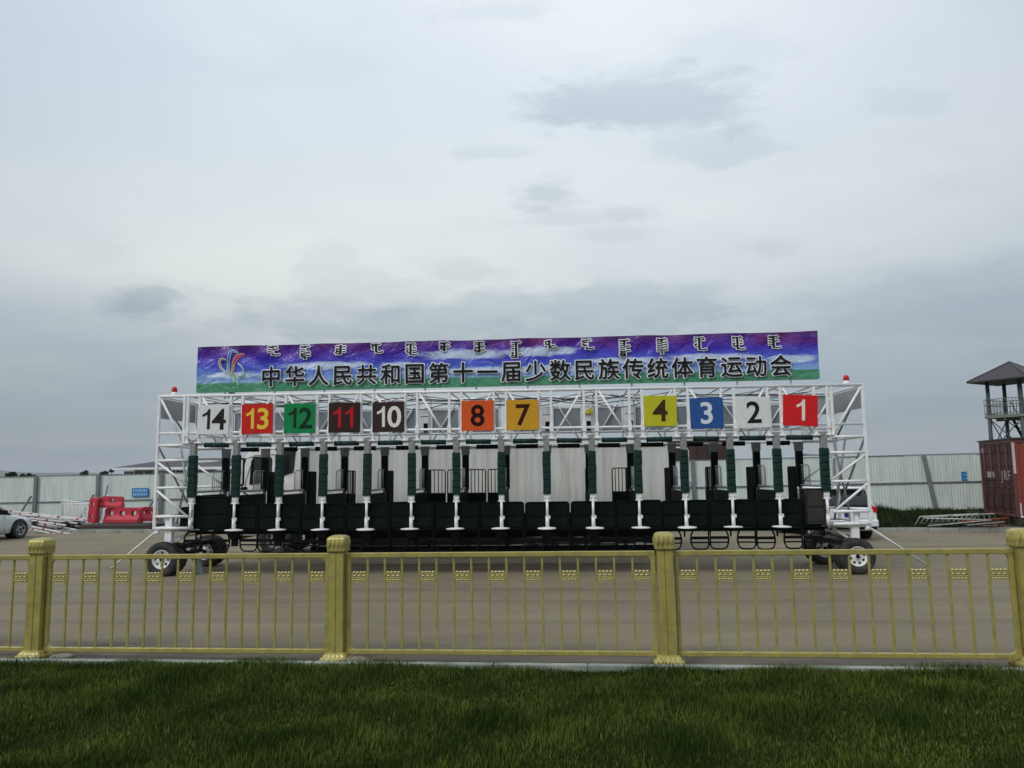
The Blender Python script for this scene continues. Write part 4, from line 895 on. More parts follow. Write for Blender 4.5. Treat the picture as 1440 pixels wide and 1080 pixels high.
words = [(386, 14, 3, 0, 1, 1, (0.1,)), (432, 21, 5, 0.2, 0, 1, (-0.05, -0.3)), (482, 15, 3, 0.4, 2, 0, (0.3, 0.0, -0.3)), (533, 13, 2, 0.6, 1, 1, ()), (582, 18, 3, 0.3, 1, 1, (0.1, -0.15)), (630, 13, 3, 0.3, 0, 1, (0.0,)), (679, 16, 2, 0.3, 2, 1, (0.05, -0.35)),
         (731, 26, 3, 0.2, 2, 1, (-0.3,)), (778, 12, 2, 0.7, 1, 0, (-0.3,)), (830, 14, 2, 0.5, 1, 1, ()), (883, 27, 7, 0.15, 2, 1, (0.1, -0.2)), (935, 24, 7, 0, 0, 1, (0.25, 0.08, -0.1, -0.3)), (987, 19, 2, 0.35, 1, 1, (0.3,)), (1040, 19, 4, 0.3, 1, 1, (0.15, -0.1)), (1090, 18, 4, 0, 1, 1, (0.05,))]
for (px, hp, teeth, bow, tail, top, side) in words:
    x, z = on_banner(px, 493.0 - 0.0206 * (px - 386) + (hp - 15) * 0.5); h = hp * 0.0150 * 0.84
    S = script(h, teeth, bow, tail, top, side)
    b = MB(); [ribbon(b, p, w, -0.0005 * k) for k, (p, w) in enumerate(S)]; o = ob('script_word', b.mesh('script_word', INK), bn, (x, -0.037, z)); conform(o)
    b = MB(); [ribbon(b, p, w + 0.038, -0.0002 * k) for k, (p, w) in enumerate(S)]; conform(ob('script_outline', b.mesh('script_outline', OUTL), o, (0, 0.006, 0)))
# emblem: arching figures drawn as coloured strokes with white edges
def crescent(ctrl, wid, n=18):
    """ribbon outline through a quadratic chain with varying width"""
    P = []; m_ = len(ctrl) - 1
    for i in range(n + 1):
        t = i / n * m_; k = min(int(t), m_ - 1); f = t - k
        p0 = Vector(ctrl[max(k - 1, 0)]); p1 = Vector(ctrl[k]); p2 = Vector(ctrl[k + 1]); p3 = Vector(ctrl[min(k + 2, m_)])
        P.append(0.5 * ((2 * p1) + (-p0 + p2) * f + (2 * p0 - 5 * p1 + 4 * p2 - p3) * f * f + (-p0 + 3 * p1 - 3 * p2 + p3) * f ** 3))
    A = []; B = []
    for i, p in enumerate(P):
        d = (P[min(i + 1, n)] - P[max(i - 1, 0)]).normalized(); nn = Vector((-d.y, d.x)); t = i / n * (len(wid) - 1); k = min(int(t), len(wid) - 2); w = wid[k] + (wid[k + 1] - wid[k]) * (t - k)
        A.append(p + nn * w / 2); B.append(p - nn * w / 2)
    return A, B
def strip(b, A, B, y):
    va = [b.bm.verts.new((p.x, y, p.y)) for p in A]; vb = [b.bm.verts.new((p.x, y, p.y)) for p in B]
    for i in range(len(va) - 1): b._fin([b.bm.faces.new((va[i], va[i + 1], vb[i + 1], vb[i]))])
def ez(x, y): # emblem zoom coordinates -> banner metres
    X0, Z0 = on_banner(270 + x / 13.5, 480 + y / 13.5); return X0, Z0
EM = {'blue': (0.08, 0.20, 0.45), 'red': (0.55, 0.03, 0.03), 'teal': (0.15, 0.42, 0.38), 'orange': (0.55, 0.22, 0.12), 'sand': (0.42, 0.36, 0.26), 'green': (0.12, 0.42, 0.20)}
shapes = [('blue', [(880, 215), (800, 175), (745, 195), (715, 280), (700, 400)], [10, 45, 60, 70, 60]), ('teal', [(700, 400), (695, 520), (740, 640), (830, 760)], [60, 60, 45, 12]),
          ('red', [(1000, 235), (900, 260), (840, 330), (800, 420)], [25, 75, 80, 70]), ('orange', [(800, 420), (790, 520), (770, 600), (740, 640)], [70, 60, 40, 14]), ('green', [(800, 590), (850, 700), (915, 820)], [50, 60, 14]),
          ('sand', [(660, 345), (570, 325), (525, 385), (560, 490), (660, 590)], [12, 45, 60, 45, 14]), ('green', [(900, 660), (980, 640), (1010, 580), (970, 480), (880, 400)], [45, 40, 16, 10, 8])]
emb = None
for q, (cn, ct, wd) in enumerate(shapes):
    c3 = [ez(*p) for p in ct]; sc = 0.0148 / 13.5
    A, B = crescent(c3, [w * sc * 0.72 for w in wd]); b = MB(); strip(b, A, B, -0.0006 * q)
    o = ob('emblem_stroke', b.mesh('emblem_stroke', paint('emblem_' + cn, EM[cn], 0.5)), bn, (0, -0.028, 0)); conform(o)
    A, B = crescent(c3, [(w * 0.78 + 16) * sc for w in wd]); b = MB(); strip(b, A, B, -0.0004 * q); conform(ob('emblem_outline', b.mesh('emblem_outline', OUTL), o, (0, 0.006, 0)))

# ------------------------------------------------------------------ white truck behind the gate
TW = paint('white_truck_paint', (0.86, 0.86, 0.83), 0.3, dirt=(0.35, 0.33, 0.29), dirt_amt=0.4, dscale=1.6)
BODY = mat('white_box_body_sheet', (0.70, 0.71, 0.665), 0.4, var=0.08, scale=1.5, stretch=(3, 3, 0.3), dirt=(0.36, 0.36, 0.32), dirt_amt=0.55, dscale=1.3)
TG = paint('truck_grey_plastic', (0.035, 0.036, 0.037), 0.5)
tr = root('box_truck', (-7.5, 21.0, 0), (0, 0, R_(-2.2)), 'white box truck with corrugated body parked behind the starting gate', 'truck')
# cab: side profile extruded over the width (nose towards -X)
prof = [(0.02, 0.55), (0.0, 1.0), (0.03, 1.55), (0.16, 2.45), (0.22, 2.70), (0.36, 2.86), (0.7, 2.92), (1.70, 2.92), (1.78, 2.85), (1.80, 0.80), (1.55, 0.80), (1.45, 1.0), (1.2, 1.13), (0.95, 1.13), (0.72, 1.0), (0.62, 0.70), (0.60, 0.55)]
b = MB(); b.prism([(x, 0, z) for x, z in prof], (0, 2.2, 0)); bmesh.ops.bevel(b.bm, geom=[e for e in b.bm.edges if abs(e.verts[0].co.y - e.verts[1].co.y) < 1e-4], offset=0.05, segments=2, affect='EDGES')
cab = ob('cab', b.mesh('cab', TW), tr)
def glass(pts, y=-0.006, parent=cab, name='window', mt=GLASS, fr=True):
    b = MB(); b.prism([(x, y, z) for x, z in pts], (0, 0.02, 0)); o = ob(name, b.mesh(name, mt), parent)
    if fr: b = MB(); b.path([(x, y - 0.002, z) for x, z in pts], 0.014, 5, closed=True); ob('window_seal', b.mesh('window_seal', TG), o)
    return o
glass([(0.37, 1.92), (0.40, 2.55), (0.47, 2.66), (0.90, 2.66), (0.95, 2.61), (0.95, 2.02), (0.66, 1.96)])
glass([(1.13, 2.80), (1.60, 2.80), (1.55, 2.24), (1.13, 2.10)])
b = MB(); b.prism([(-0.006 + 0.03, 0.12, 1.62), (0.035, 0.12, 1.65), (0.165, 0.12, 2.52), (0.14, 0.12, 2.50)], (0, 1.96, 0)); ob('windscreen', b.mesh('windscreen', GLASS), cab)
b = MB(); b.path([(1.10, -0.008, 1.1), (1.10, -0.008, 2.66), (1.02, -0.008, 2.72), (0.46, -0.008, 2.70), (0.25, -0.008, 2.0), (0.20, -0.008, 1.55), (0.24, -0.008, 1.12)], 0.008, 4); b.box((0.95, -0.02, 1.5), (0.14, 0.03, 0.035)); ob('door_seam', b.mesh('door_seam', TG), cab)
b = MB(); b.path([(0.42, -0.02, 2.66), (0.34, -0.28, 2.60), (0.28, -0.33, 2.3), (0.28, -0.33, 1.75), (0.4, -0.04, 1.60)], 0.018, 6); b.box((0.27, -0.34, 2.25), (0.13, 0.10, 0.74), bevel=0.03); b.box((0.33, -0.30, 1.80), (0.16, 0.14, 0.12), bevel=0.03); ob('mirror', b.mesh('mirror', BLACK), cab)
b = MB(); b.box((0.275, -0.40, 2.25), (0.075, 0.03, 0.64), bevel=0.01); ob('mirror_back', b.mesh('mirror_back', TW), cab)
b = MB(); b.box((-0.03, 1.1, 0.60), (0.16, 2.2, 0.34), bevel=0.04); ob('bumper', b.mesh('bumper', TG), tr)
b = MB(); b.box((-0.045, 0.3, 0.85), (0.06, 0.35, 0.18), bevel=0.02); hlm = b.mesh('headlight', paint('headlight_lens', (0.5, 0.52, 0.55), 0.1)); ob('headlight', hlm, tr); ob('headlight', hlm, tr, (0, 1.6, 0))
# box body with vertical ribs
BX0, BX1 = 1.95, 11.62
b = MB(); b.box(((BX0 + BX1) / 2, 1.2, 2.02), (BX1 - BX0, 2.3, 1.72)); body = ob('box_body', b.mesh('box_body', BODY), tr)
b = MB(); n = int((BX1 - BX0) / 0.19); stp = (BX1 - BX0 - 0.06) / n; z0, z1 = 1.16, 2.87
rows = [[], []]
for i in range(n):
    for dx, dy in ((0.0, 0), (0.40, 0), (0.5, 0.004), (0.88, 0.004), (0.98, 0)):
        x = BX0 + 0.03 + stp * (i + dx)
        for r, z in zip(rows, (z0, z1)): r.append(b.bm.verts.new((x, -0.0 + dy - 0.05, z)))
b._fin([b.bm.faces.new((rows[0][i], rows[0][i + 1], rows[1][i + 1], rows[1][i])) for i in range(len(rows[0]) - 1)]); ob('ribbed_side', b.mesh('ribbed_side', BODY), body)
b = MB()
for z in (1.14, 2.89): b.box(((BX0 + BX1) / 2, -0.045, z), (BX1 - BX0 + 0.02, 0.09, 0.07), bevel=0.005)
for x in (BX0, BX1): b.box((x, -0.04, 2.0), (0.06, 0.10, 1.78), bevel=0.005)
ob('body_edge_frame', b.mesh('body_edge_frame', BODY), body)
b = MB(); b.box((BX1 + 0.05, -0.02, 1.95 + 0.3), (0.08, 0.10, 0.22), bevel=0.01); ob('tail_light', b.mesh('tail_light', RED), tr)
b = MB(); b.path([(BX1 + 0.08, 0, 2.02), (BX1 + 0.08, 0, 2.72), (BX1 + 0.16, 0, 2.78), (BX1 + 0.50, 0, 2.78), (BX1 + 0.56, 0, 2.70), (BX1 + 0.56, 0, 2.02), (BX1 + 0.08, 0, 2.02)], 0.028, 6); ob('tail_frame', b.mesh('tail_frame', TW), tr)
b = MB()
b.box(((BX0 + BX1) / 2 - 0.5, 0.55, 0.92), (BX1 - 1.0, 0.12, 0.22)); b.box(((BX0 + BX1) / 2 - 0.5, 1.65, 0.92), (BX1 - 1.0, 0.12, 0.22)); b.box((3.9, 0.12, 0.72), (1.2, 0.4, 0.5), bevel=0.08)
b.box((6.0, 0.3, 0.75), (0.8, 0.4, 0.5), bevel=0.04); b.box((5.0, 0.12, 0.62), (4.9, 0.05, 0.74)); b.box((10.6, 0.4, 0.7), (1.7, 0.3, 0.6)); b.box((8.1, 0.3, 0.98), (3.4, 0.3, 0.2)); b.box((6.9, 1.3, 0.66), (8.4, 1.5, 0.80)); ob('chassis', b.mesh('chassis', BLACK), tr)  # side skirt and deep block added to darken the gap under the body
TY2, RM2 = wheel_meshes(0.46, 0.26, 0.26, paint('truck_rim', (0.22, 0.22, 0.22), 0.5), 6, 0.04, 0.66)
for x in (1.08, 8.3, 9.4):
    for y in (0.16, 2.02): put_wheel(tr, (x, y, 0.46), TY2, RM2, -1)
b = MB(); b.box((0, 0, 0), (0.13, 0.02, 0.17)); b.box((0, 0, -0.23), (0.13, 0.02, 0.15)); b.mi = 1; b.box((0, -0.012, -0.23), (0.05, 0.004, 0.05)); ob('reflector_plate', b.mesh('reflector_plate', WPRINT, BLACK), tr, (1.86, -0.08, 0.72))
for x in (3.05, 4.05): b = MB(); b.path([(x, -0.03, 0.78), (x + 0.36, -0.03, 0.78), (x + 0.36, -0.03, 0.62), (x, -0.03, 0.62)], 0.018, 5); ob('side_guard', b.mesh('side_guard', TW), tr)
b = MB(); b.box((4.75, -0.02, 0.62), (0.7, 0.05, 0.12)); ob('red_tank', b.mesh('red_tank', paint('dark_red_paint', (0.10, 0.008, 0.012), 0.4)), tr)

# ------------------------------------------------------------------ cars
def ring_section(x, hw, zb, zs, zt, tw):
    """closed cross-section at x: bottom half width hw, shoulder zs, top zt with top half width tw"""
    P = [(-hw * 0.86, zb), (-hw * 0.97, zb + 0.06), (-hw, zb + (zs - zb) * 0.35), (-hw * 0.995, zb + (zs - zb) * 0.72), (-hw * 0.955, zs - 0.03), (-hw * 0.90, zs), (-tw, zt - 0.02), (-tw * 0.7, zt), (0, zt + 0.015)]
    P = P + [(-y, z) for y, z in P[-2::-1]]
    return [(x, y, z) for y, z in P]
def make_car(label, cat, loc, rotz, paintm, body, cabin, wheels, wr, sc=1.0, group=None, name='parked_car', glass_cuts=()):
    """body: list of (x,hw,zb,zs,zt,tw); cabin: list of (x, bottom half width, zbase, top half width, ztop)"""
    r = root(name, loc, (0, 0, rotz), label, cat, group); r.scale = (sc, sc, sc)
    b = MB(); b.loft([ring_section(*q) for q in body]); ob('body', b.mesh('body', paintm), r)
    def cs(x, bw, zb, tw, zt): return [(x, -bw, zb), (x, -(bw * 0.45 + tw * 0.55), zb + (zt - zb) * 0.6), (x, -tw, zt - 0.03), (x, -tw * 0.8, zt), (x, 0, zt + 0.012), (x, tw * 0.8, zt), (x, tw, zt - 0.03), (x, (bw * 0.45 + tw * 0.55), zb + (zt - zb) * 0.6), (x, bw, zb)]
    b = MB(); b.loft([cs(*q) for q in cabin]); ob('glasshouse', b.mesh('glasshouse', GLASS), r)
    # roof skin and pillars in body colour
    b = MB(); hi = [q for q in cabin if q[4] > max(c[4] for c in cabin) - 0.10]
    x0, x1 = hi[0][0], hi[-1][0]
    b.loft([[(x, -tw - 0.012, zt - 0.07), (x, -tw - 0.008, zt - 0.02), (x, -tw * 0.8, zt + 0.010), (x, 0, zt + 0.024), (x, tw * 0.8, zt + 0.010), (x, tw + 0.008, zt - 0.02), (x, tw + 0.012, zt - 0.07)] for x, bw, zb, tw, zt in hi]); ob('roof', b.mesh('roof', paintm), r)
    for sy in (-1, 1):
        b = MB(); f = cabin[0]; g = hi[0]; b.bar((f[0], sy * f[1] * 0.99, f[2]), (g[0], sy * (g[3] + 0.006), g[4] - 0.04), 0.07, 0.05, 0.01); ob('pillar', b.mesh('pillar', paintm), r)
        b = MB(); f = cabin[-1]; g = hi[-1]; b.bar((f[0], sy * f[1] * 0.99, f[2]), (g[0], sy * (g[3] + 0.006), g[4] - 0.04), 0.12, 0.06, 0.01); ob('pillar', b.mesh('pillar', paintm), r)
        for xm in glass_cuts:
            bw = np.interp(xm, [c[0] for c in cabin], [c[1] for c in cabin]); tw = np.interp(xm, [c[0] for c in cabin], [c[3] for c in cabin]); zb = np.interp(xm, [c[0] for c in cabin], [c[2] for c in cabin]); zt = np.interp(xm, [c[0] for c in cabin], [c[4] for c in cabin])
            b = MB(); b.bar((xm, sy * bw, zb), (xm + 0.03, sy * (bw * 0.45 + tw * 0.55 + 0.005), zb + (zt - zb) * 0.6), 0.07, 0.035); b.bar((xm + 0.03, sy * (bw * 0.45 + tw * 0.55 + 0.005), zb + (zt - zb) * 0.6), (xm + 0.05, sy * (tw + 0.005), zt - 0.03), 0.07, 0.035); ob('pillar', b.mesh('pillar', paintm), r)
    ty, rm = wheel_meshes(wr, 0.21, wr * 0.66, paint('alloy_rim', (0.30, 0.31, 0.32), 0.3), 5, wr * 0.16, 0.66)
    for x in wheels:
        for sy in (-1, 1):
            hwid = body[len(body) // 2][1]
            b = MB(); b.tube((x, sy * (hwid - 0.30), wr), (x, sy * (hwid + 0.003), wr + 0.0), wr * 1.13, 24); ob('wheel_arch', b.mesh('wheel_arch', BLACK), r)
            put_wheel(r, (x, sy * (hwid - 0.03), wr), ty, rm, -1 if sy < 0 else 1)
    return r
SILV = paint('pale_silver_car_paint', (0.56, 0.61, 0.60), 0.22, var=0.03); SUVW = paint('white_suv_paint', (0.72, 0.74, 0.76), 0.22, var=0.03)
sedan = make_car('pale silver saloon car at the left edge facing the hoarding junk pile', 'car', (-19.1, 27.12, 0), R_(80), SILV,
    [(-2.28, 0.62, 0.42, 0.78, 0.86, 0.50), (-2.20, 0.80, 0.26, 0.86, 0.98, 0.62), (-1.7, 0.88, 0.20, 0.92, 1.02, 0.68), (-0.9, 0.90, 0.18, 0.92, 0.95, 0.72), (0.0, 0.90, 0.18, 0.90, 0.93, 0.74), (0.75, 0.90, 0.18, 0.87, 0.93, 0.72), (1.3, 0.89, 0.20, 0.80, 0.88, 0.66), (1.8, 0.86, 0.22, 0.70, 0.80, 0.58), (2.1, 0.76, 0.26, 0.60, 0.70, 0.5), (2.24, 0.58, 0.34, 0.52, 0.60, 0.4)],
    [(-1.85, 0.72, 0.96, 0.5, 1.0), (-1.15, 0.80, 0.92, 0.58, 1.36), (-0.5, 0.82, 0.90, 0.62, 1.43), (0.1, 0.82, 0.90, 0.62, 1.42), (0.45, 0.82, 0.90, 0.60, 1.34), (1.15, 0.76, 0.88, 0.56, 0.93)], (-1.42, 1.40), 0.33, 1.0, glass_cuts=(-1.0, -0.1))
for sy in (-1, 1):
    b = MB(); b.box((0.62, sy * 0.98, 0.98), (0.10, 0.20, 0.14), bevel=0.03); ob('door_mirror', b.mesh('door_mirror', BLACK), sedan)
    b = MB(); b.box((2.02, sy * 0.66, 0.62), (0.26, 0.20, 0.12), (0, 0.25, -sy * 0.5), bevel=0.03); ob('headlight', b.mesh('headlight', MATS['headlight_lens']), sedan)
b = MB()
for x in (-1.0, -0.1, 0.72):
    for sy in (-1, 1): b.bar((x, sy * 0.903, 0.30), (x + 0.02, sy * 0.88, 0.88), 0.012, 0.008)
ob('door_seam', b.mesh('door_seam', BLACK), sedan)
# SUV, tail towards the camera: local -X is the tail; turned so that the tail faces -Y
suv = make_car('white sport utility car with its tail to the railing, right of the starting gate', 'car', (10.24, 26.0, 0), R_(93), SUVW,
    [(-2.36, 0.84, 0.42, 0.98, 1.03, 0.78), (-2.30, 0.90, 0.34, 1.03, 1.08, 0.80), (-2.1, 0.93, 0.30, 1.07, 1.10, 0.82), (-1.2, 0.94, 0.28, 1.07, 1.10, 0.84), (0.0, 0.94, 0.28, 1.06, 1.09, 0.84), (0.9, 0.94, 0.28, 1.04, 1.08, 0.80), (1.6, 0.92, 0.30, 0.98, 1.06, 0.74), (2.2, 0.86, 0.34, 0.86, 0.98, 0.62), (2.35, 0.72, 0.42, 0.72, 0.84, 0.5)],
    [(-2.24, 0.86, 1.06, 0.80, 1.16), (-2.05, 0.86, 1.06, 0.68, 1.68), (-1.6, 0.87, 1.06, 0.70, 1.75), (-0.4, 0.87, 1.06, 0.71, 1.77), (0.4, 0.86, 1.06, 0.68, 1.72), (1.2, 0.82, 1.05, 0.62, 1.10)], (-1.42, 1.40), 0.38, 0.92, glass_cuts=(-1.35, -0.35))
b = MB(); b.box((-2.40, 0, 0.56), (0.18, 1.74, 0.26), bevel=0.05); ob('bumper', b.mesh('bumper', SUVW), suv)
b = MB(); b.box((-2.40, 0, 0.42), (0.16, 1.6, 0.10), bevel=0.03); ob('bumper_skirt', b.mesh('bumper_skirt', BLACK), suv)
for sy in (-1, 1): b = MB(); b.box((-2.30, sy * 0.80, 1.0), (0.13, 0.20, 0.24), bevel=0.04); ob('tail_light', b.mesh('tail_light', RED), suv)
b = MB(); b.box((-2.375, 0, 0.86), (0.03, 0.5, 0.16), bevel=0.004); o = ob('number_plate', b.mesh('number_plate', paint('plate_blue', (0.02, 0.03, 0.16), 0.4)), suv)
b = MB(); b.box((-2.36, 0, 0.72), (0.03, 1.5, 0.012)); b.box((-2.365, 0, 0.97), (0.04, 0.7, 0.05), bevel=0.01); ob('tailgate_trim', b.mesh('tailgate_trim', SHEET), suv)
b = MB(); b.box((-2.08, 0, 1.73), (0.30, 1.26, 0.05), (0, -0.08, 0), bevel=0.02); ob('spoiler', b.mesh('spoiler', SUVW), suv)

# ------------------------------------------------------------------ red container, right
CR = mat('rust_brown_container_paint', (0.065, 0.031, 0.025), 0.7, var=0.35, scale=2, spec=0.2, dirt=(0.022, 0.017, 0.014), dirt_amt=0.7, dscale=1.2)
CO = mat('orange_red_container_paint', (0.22, 0.040, 0.022), 0.55, var=0.15, scale=2, dirt=(0.13, 0.03, 0.022), dirt_amt=0.5, dscale=1.0)
CF = mat('container_frame_paint', (0.11, 0.032, 0.036), 0.55, var=0.2, scale=4)
cw = Vector((18.45 - 17.80, 30.5 - 27.5, 0)); wlen = cw.length; cdir = cw.normalized()
cont = root('shipping_container', (17.80, 27.5, 0.43), (0, 0, math.atan2(cdir.y, cdir.x) - math.pi / 2), 'old rust red shipping container with closed doors beside the watch tower', 'container')
CH = 2.77; CLN = 6.2
b = MB()
for x in (0.05, CLN - 0.05):
    for y in (0.05, wlen - 0.05): b.box((x, y, CH / 2), (0.10, 0.10, CH), bevel=0.01)
for z in (0.06, CH - 0.06):
    for y in (0.051, wlen - 0.051): b.box((CLN / 2, y, z), (CLN - 0.2, 0.09, 0.12))
    for x in (0.051, CLN - 0.051): b.box((x, wlen / 2, z), (0.09, wlen - 0.2, 0.12))
ob('frame', b.mesh('frame', CF), cont)
b = MB(); b.box((CLN / 2, wlen / 2, CH - 0.02), (CLN - 0.06, wlen - 0.06, 0.03)); ob('roof', b.mesh('roof', BLACK), cont)
b = MB(); b.box((CLN / 2, wlen / 2, CH + 0.02), (CLN + 0.1, wlen + 0.1, 0.045)); ob('roof_sheet', b.mesh('roof_sheet', TG), cont)
b = MB(); 
def corrx(b, x0, x1, z0, z1, y, d, stp):
    rows = [[], []]; n = int(round((x1 - x0) / stp)); stp = (x1 - x0) / n
    for i in range(n):
        for dx, dy in ((0, 0), (0.35, 0), (0.5, d), (0.85, d)):
            for r, z in zip(rows, (z0, z1)): r.append(b.bm.verts.new((x0 + stp * (i + dx), y + dy, z)))
    for r, z in zip(rows, (z0, z1)): r.append(b.bm.verts.new((x1, y, z)))
    b._fin([b.bm.faces.new((rows[0][i], rows[0][i + 1], rows[1][i + 1], rows[1][i])) for i in range(len(rows[0]) - 1)])
corrx(b, 0.1, CLN - 0.1, 0.12, CH - 0.12, 0.03, 0.035, 0.28); ob('side_wall', b.mesh('side_wall', CO), cont)
b = MB(); corrx(b, 0.1, CLN - 0.1, 0.12, CH - 0.12, wlen - 0.06, 0.03, 0.28); ob('side_wall', b.mesh('side_wall', CO), cont)
b = MB(); b.box((CLN - 0.04, wlen / 2, CH / 2), (0.03, wlen - 0.2, CH - 0.24)); ob('end_wall', b.mesh('end_wall', CR), cont)
b = MB(); b.box((1.35, 0.012, 1.92), (1.7, 0.03, 0.74), bevel=0.004); o = ob('window', b.mesh('window', GLASS), cont)
b = MB()
for x0, x1, z0, z1 in ((0.48, 2.22, 2.29, 2.33), (0.48, 2.22, 1.51, 1.55), (0.48, 0.53, 1.53, 2.31), (2.17, 2.22, 1.53, 2.31)): b.box(((x0 + x1) / 2, -0.012, (z0 + z1) / 2), (x1 - x0, 0.035, z1 - z0))
for z in (1.68, 1.84, 2.0, 2.16): b.box((1.35, -0.008, z), (1.66, 0.014, 0.02))
ob('window_frame', b.mesh('window_frame', TG), o)
for y0, y1 in ((0.11, wlen / 2 - 0.01), (wlen / 2 + 0.01, wlen - 0.11)):
    b = MB(); w = y1 - y0; b.box((0.035, (y0 + y1) / 2, CH / 2), (0.03, w, CH - 0.26)); d = ob('door', b.mesh('door', CR), cont)
    b = MB()
    for k in range(5): z = 0.36 + k * 0.51; b.box((0.012, (y0 + y1) / 2, z), (0.02, w * 0.92, 0.20), bevel=0.008)
    ob('door_rib', b.mesh('door_rib', CR), d)
    for f in (0.28, 0.74):
        b = MB(); y = y0 + w * f; b.tube((-0.015, y, 0.10), (-0.015, y, CH - 0.10), 0.017, 8)
        for z in (0.2, 0.8, 1.4, 2.0, 2.55): b.box((-0.012, y, z), (0.03, 0.07, 0.05))
        b.box((-0.03, y - 0.12, 1.05), (0.012, 0.26, 0.03)); ob('lock_rod', b.mesh('lock_rod', CF), d)
CPR = mat('faded_white_stencil', (0.34, 0.28, 0.27), 0.6, var=0.3, scale=14, dirt=(0.10, 0.04, 0.04), dirt_amt=0.7, dscale=9)
for ch, y in (('R', 0.72), ('F', 0.42), ('J', 1.02)):
    ob('stencil_letter', text_mesh(ch, 0.48, CPR, 0.02, 0.001), cont, (-0.006, y, 1.30), (math.pi / 2, 0, -math.pi / 2))
b = MB(); b.box((-0.002, 2.1, 1.5), (0.004, 0.7, 0.22)); ob('stencil_patch', b.mesh('stencil_patch', CPR), cont)
b = MB(); b.box((-0.002, wlen - 0.38, 2.42), (0.004, 0.26, 0.18)); ob('stencil_patch', b.mesh('stencil_patch', CPR), cont)
STRIP = paint('pink_white_strip', (0.5, 0.42, 0.42), 0.5)
for bx_, dz_ in (((0.04, -0.012, CH / 2 + 0.7), (0.08, 0.02, 1.1)), ((0.12, -0.03, 0.25), (0.05, 0.02, 0.5))): b = MB(); b.box(bx_, dz_); ob('corner_strip', b.mesh('corner_strip', STRIP), cont)
b = MB(); b.box((2.6, -0.03, 0.02), (5.0, 0.03, 0.05)); ob('white_sill', b.mesh('white_sill', WHITE), cont)
blk = paint('old_timber', (0.05, 0.042, 0.034), 0.9, var=0.3)
for k, (x, y) in enumerate(((0.3, 0.25), (0.3, wlen - 0.3), (3.0, 0.3))):
    wp = cont.matrix_basis @ Vector((x, y, 0)); b = MB(); b.box((0, 0, 0.215 - 0.06), (0.5, 0.5, 0.55), bevel=0.01)
    tag(ob('support_block', b.mesh('support_block', blk), None, (wp.x, wp.y, 0.0), (0, 0, cont.rotation_euler.z)), ['dark timber block under the near left corner of the red container', 'dark timber block under the far left corner of the red container', 'dark timber block midway under the long side of the red container'][k], 'block', 'blocks under the container')

# ------------------------------------------------------------------ watch tower
TS = paint('tower_grey_steel', (0.055, 0.07, 0.075), 0.5, var=0.2); ROOF = mat('dark_roof_sheet', (0.028, 0.026, 0.030), 0.55, var=0.2, scale=2)
PALE = paint('pale_tower_rail', (0.17, 0.185, 0.155), 0.5)
wtw = root('watch_tower', (23.68, 36.2, 0.0), (0, 0, R_(29.6)), 'grey steel watch tower with pyramid roof behind the red container', 'watch tower')
a = 0.72
for sx in (-1, 1):
    for sy in (-1, 1):
        b = MB(); b.tube((sx * a * 1.06, sy * a * 1.06, -0.4), (sx * a, sy * a, 6.28), 0.10 if (sx, sy) == (-1, -1) else 0.085, 12); ob('leg', b.mesh('leg', TS), wtw)
b = MB(); e = 1.34
b.loft([[(-e, -e, 6.24), (e, -e, 6.24), (e, e, 6.24), (-e, e, 6.24)], [(-e, -e, 6.30), (e, -e, 6.30), (e, e, 6.30), (-e, e, 6.30)], [(-0.02, -0.02, 7.20), (0.02, -0.02, 7.20), (0.02, 0.02, 7.20), (-0.02, 0.02, 7.20)]], smooth=False); ob('roof', b.mesh('roof', ROOF), wtw)
b = MB()
for k in range(4):
    an = k * math.pi / 2 + math.pi / 4; b.tube((math.cos(an) * e * 1.414, math.sin(an) * e * 1.414, 6.30), (0, 0, 7.21), 0.03, 6)
ob('roof_hip', b.mesh('roof_hip', ROOF), wtw)
b = MB(); b.box((0, 0, 4.60), (1.74, 1.74, 0.16), bevel=0.01); b.box((0, 0, 4.50), (1.6, 0.10, 0.16)); b.box((0, 0, 4.49), (0.10, 1.6, 0.16)); ob('platform', b.mesh('platform', PALE), wtw)
b = MB(); r_ = 0.86
for s1, s2, t1, t2 in ((-1, -1, 1, -1), (1, -1, 1, 1), (1, 1, -1, 1), (-1, 1, -1, -1)):
    p = Vector((s1 * r_, s2 * r_, 0)); q = Vector((t1 * r_, t2 * r_, 0))
    for z in (4.75, 5.15, 5.42): b.tube(p + Vector((0, 0, z)), q + Vector((0, 0, z)), 0.018, 6)
    for k in range(13): m_ = p.lerp(q, k / 12); b.tube(m_ + Vector((0, 0, 4.68)), m_ + Vector((0, 0, 5.42)), 0.011, 5)
ob('guard_rail', b.mesh('guard_rail', PALE), wtw)
b = MB()
for s1, s2, t1, t2 in ((-1, -1, 1, -1), (1, -1, 1, 1), (1, 1, -1, 1), (-1, 1, -1, -1)):
    for z0, z1 in ((4.5, 3.0), (3.0, 1.4)):
        b.tube((s1 * a, s2 * a, z0), (t1 * a, t2 * a, z1), 0.025, 6); b.tube((t1 * a, t2 * a, z0), (s1 * a, s2 * a, z1), 0.025, 6)
ob('brace', b.mesh('brace', TS), wtw)
st = ob('stair', None, wtw, (0.1, -0.2, 0), (0, 0, R_(-8)))
b = MB()
for sy in (-0.3, 0.3): b.bar((-0.1, sy, 4.55), (1.25, sy, 2.4), 0.05, 0.14); b.bar((-0.1, sy, 5.3), (1.25, sy, 3.2), 0.03, 0.03)
ob('stringer', b.mesh('stringer', BLACK), st)
b = MB(); b.box((0, 0, 0), (0.22, 0.6, 0.03)); tm = b.mesh('tread', BLACK)
for k in range(11): f = (k + 0.5) / 11; ob('tread', tm, st, (-0.1 + 1.35 * f, 0, 4.55 - 2.15 * f))

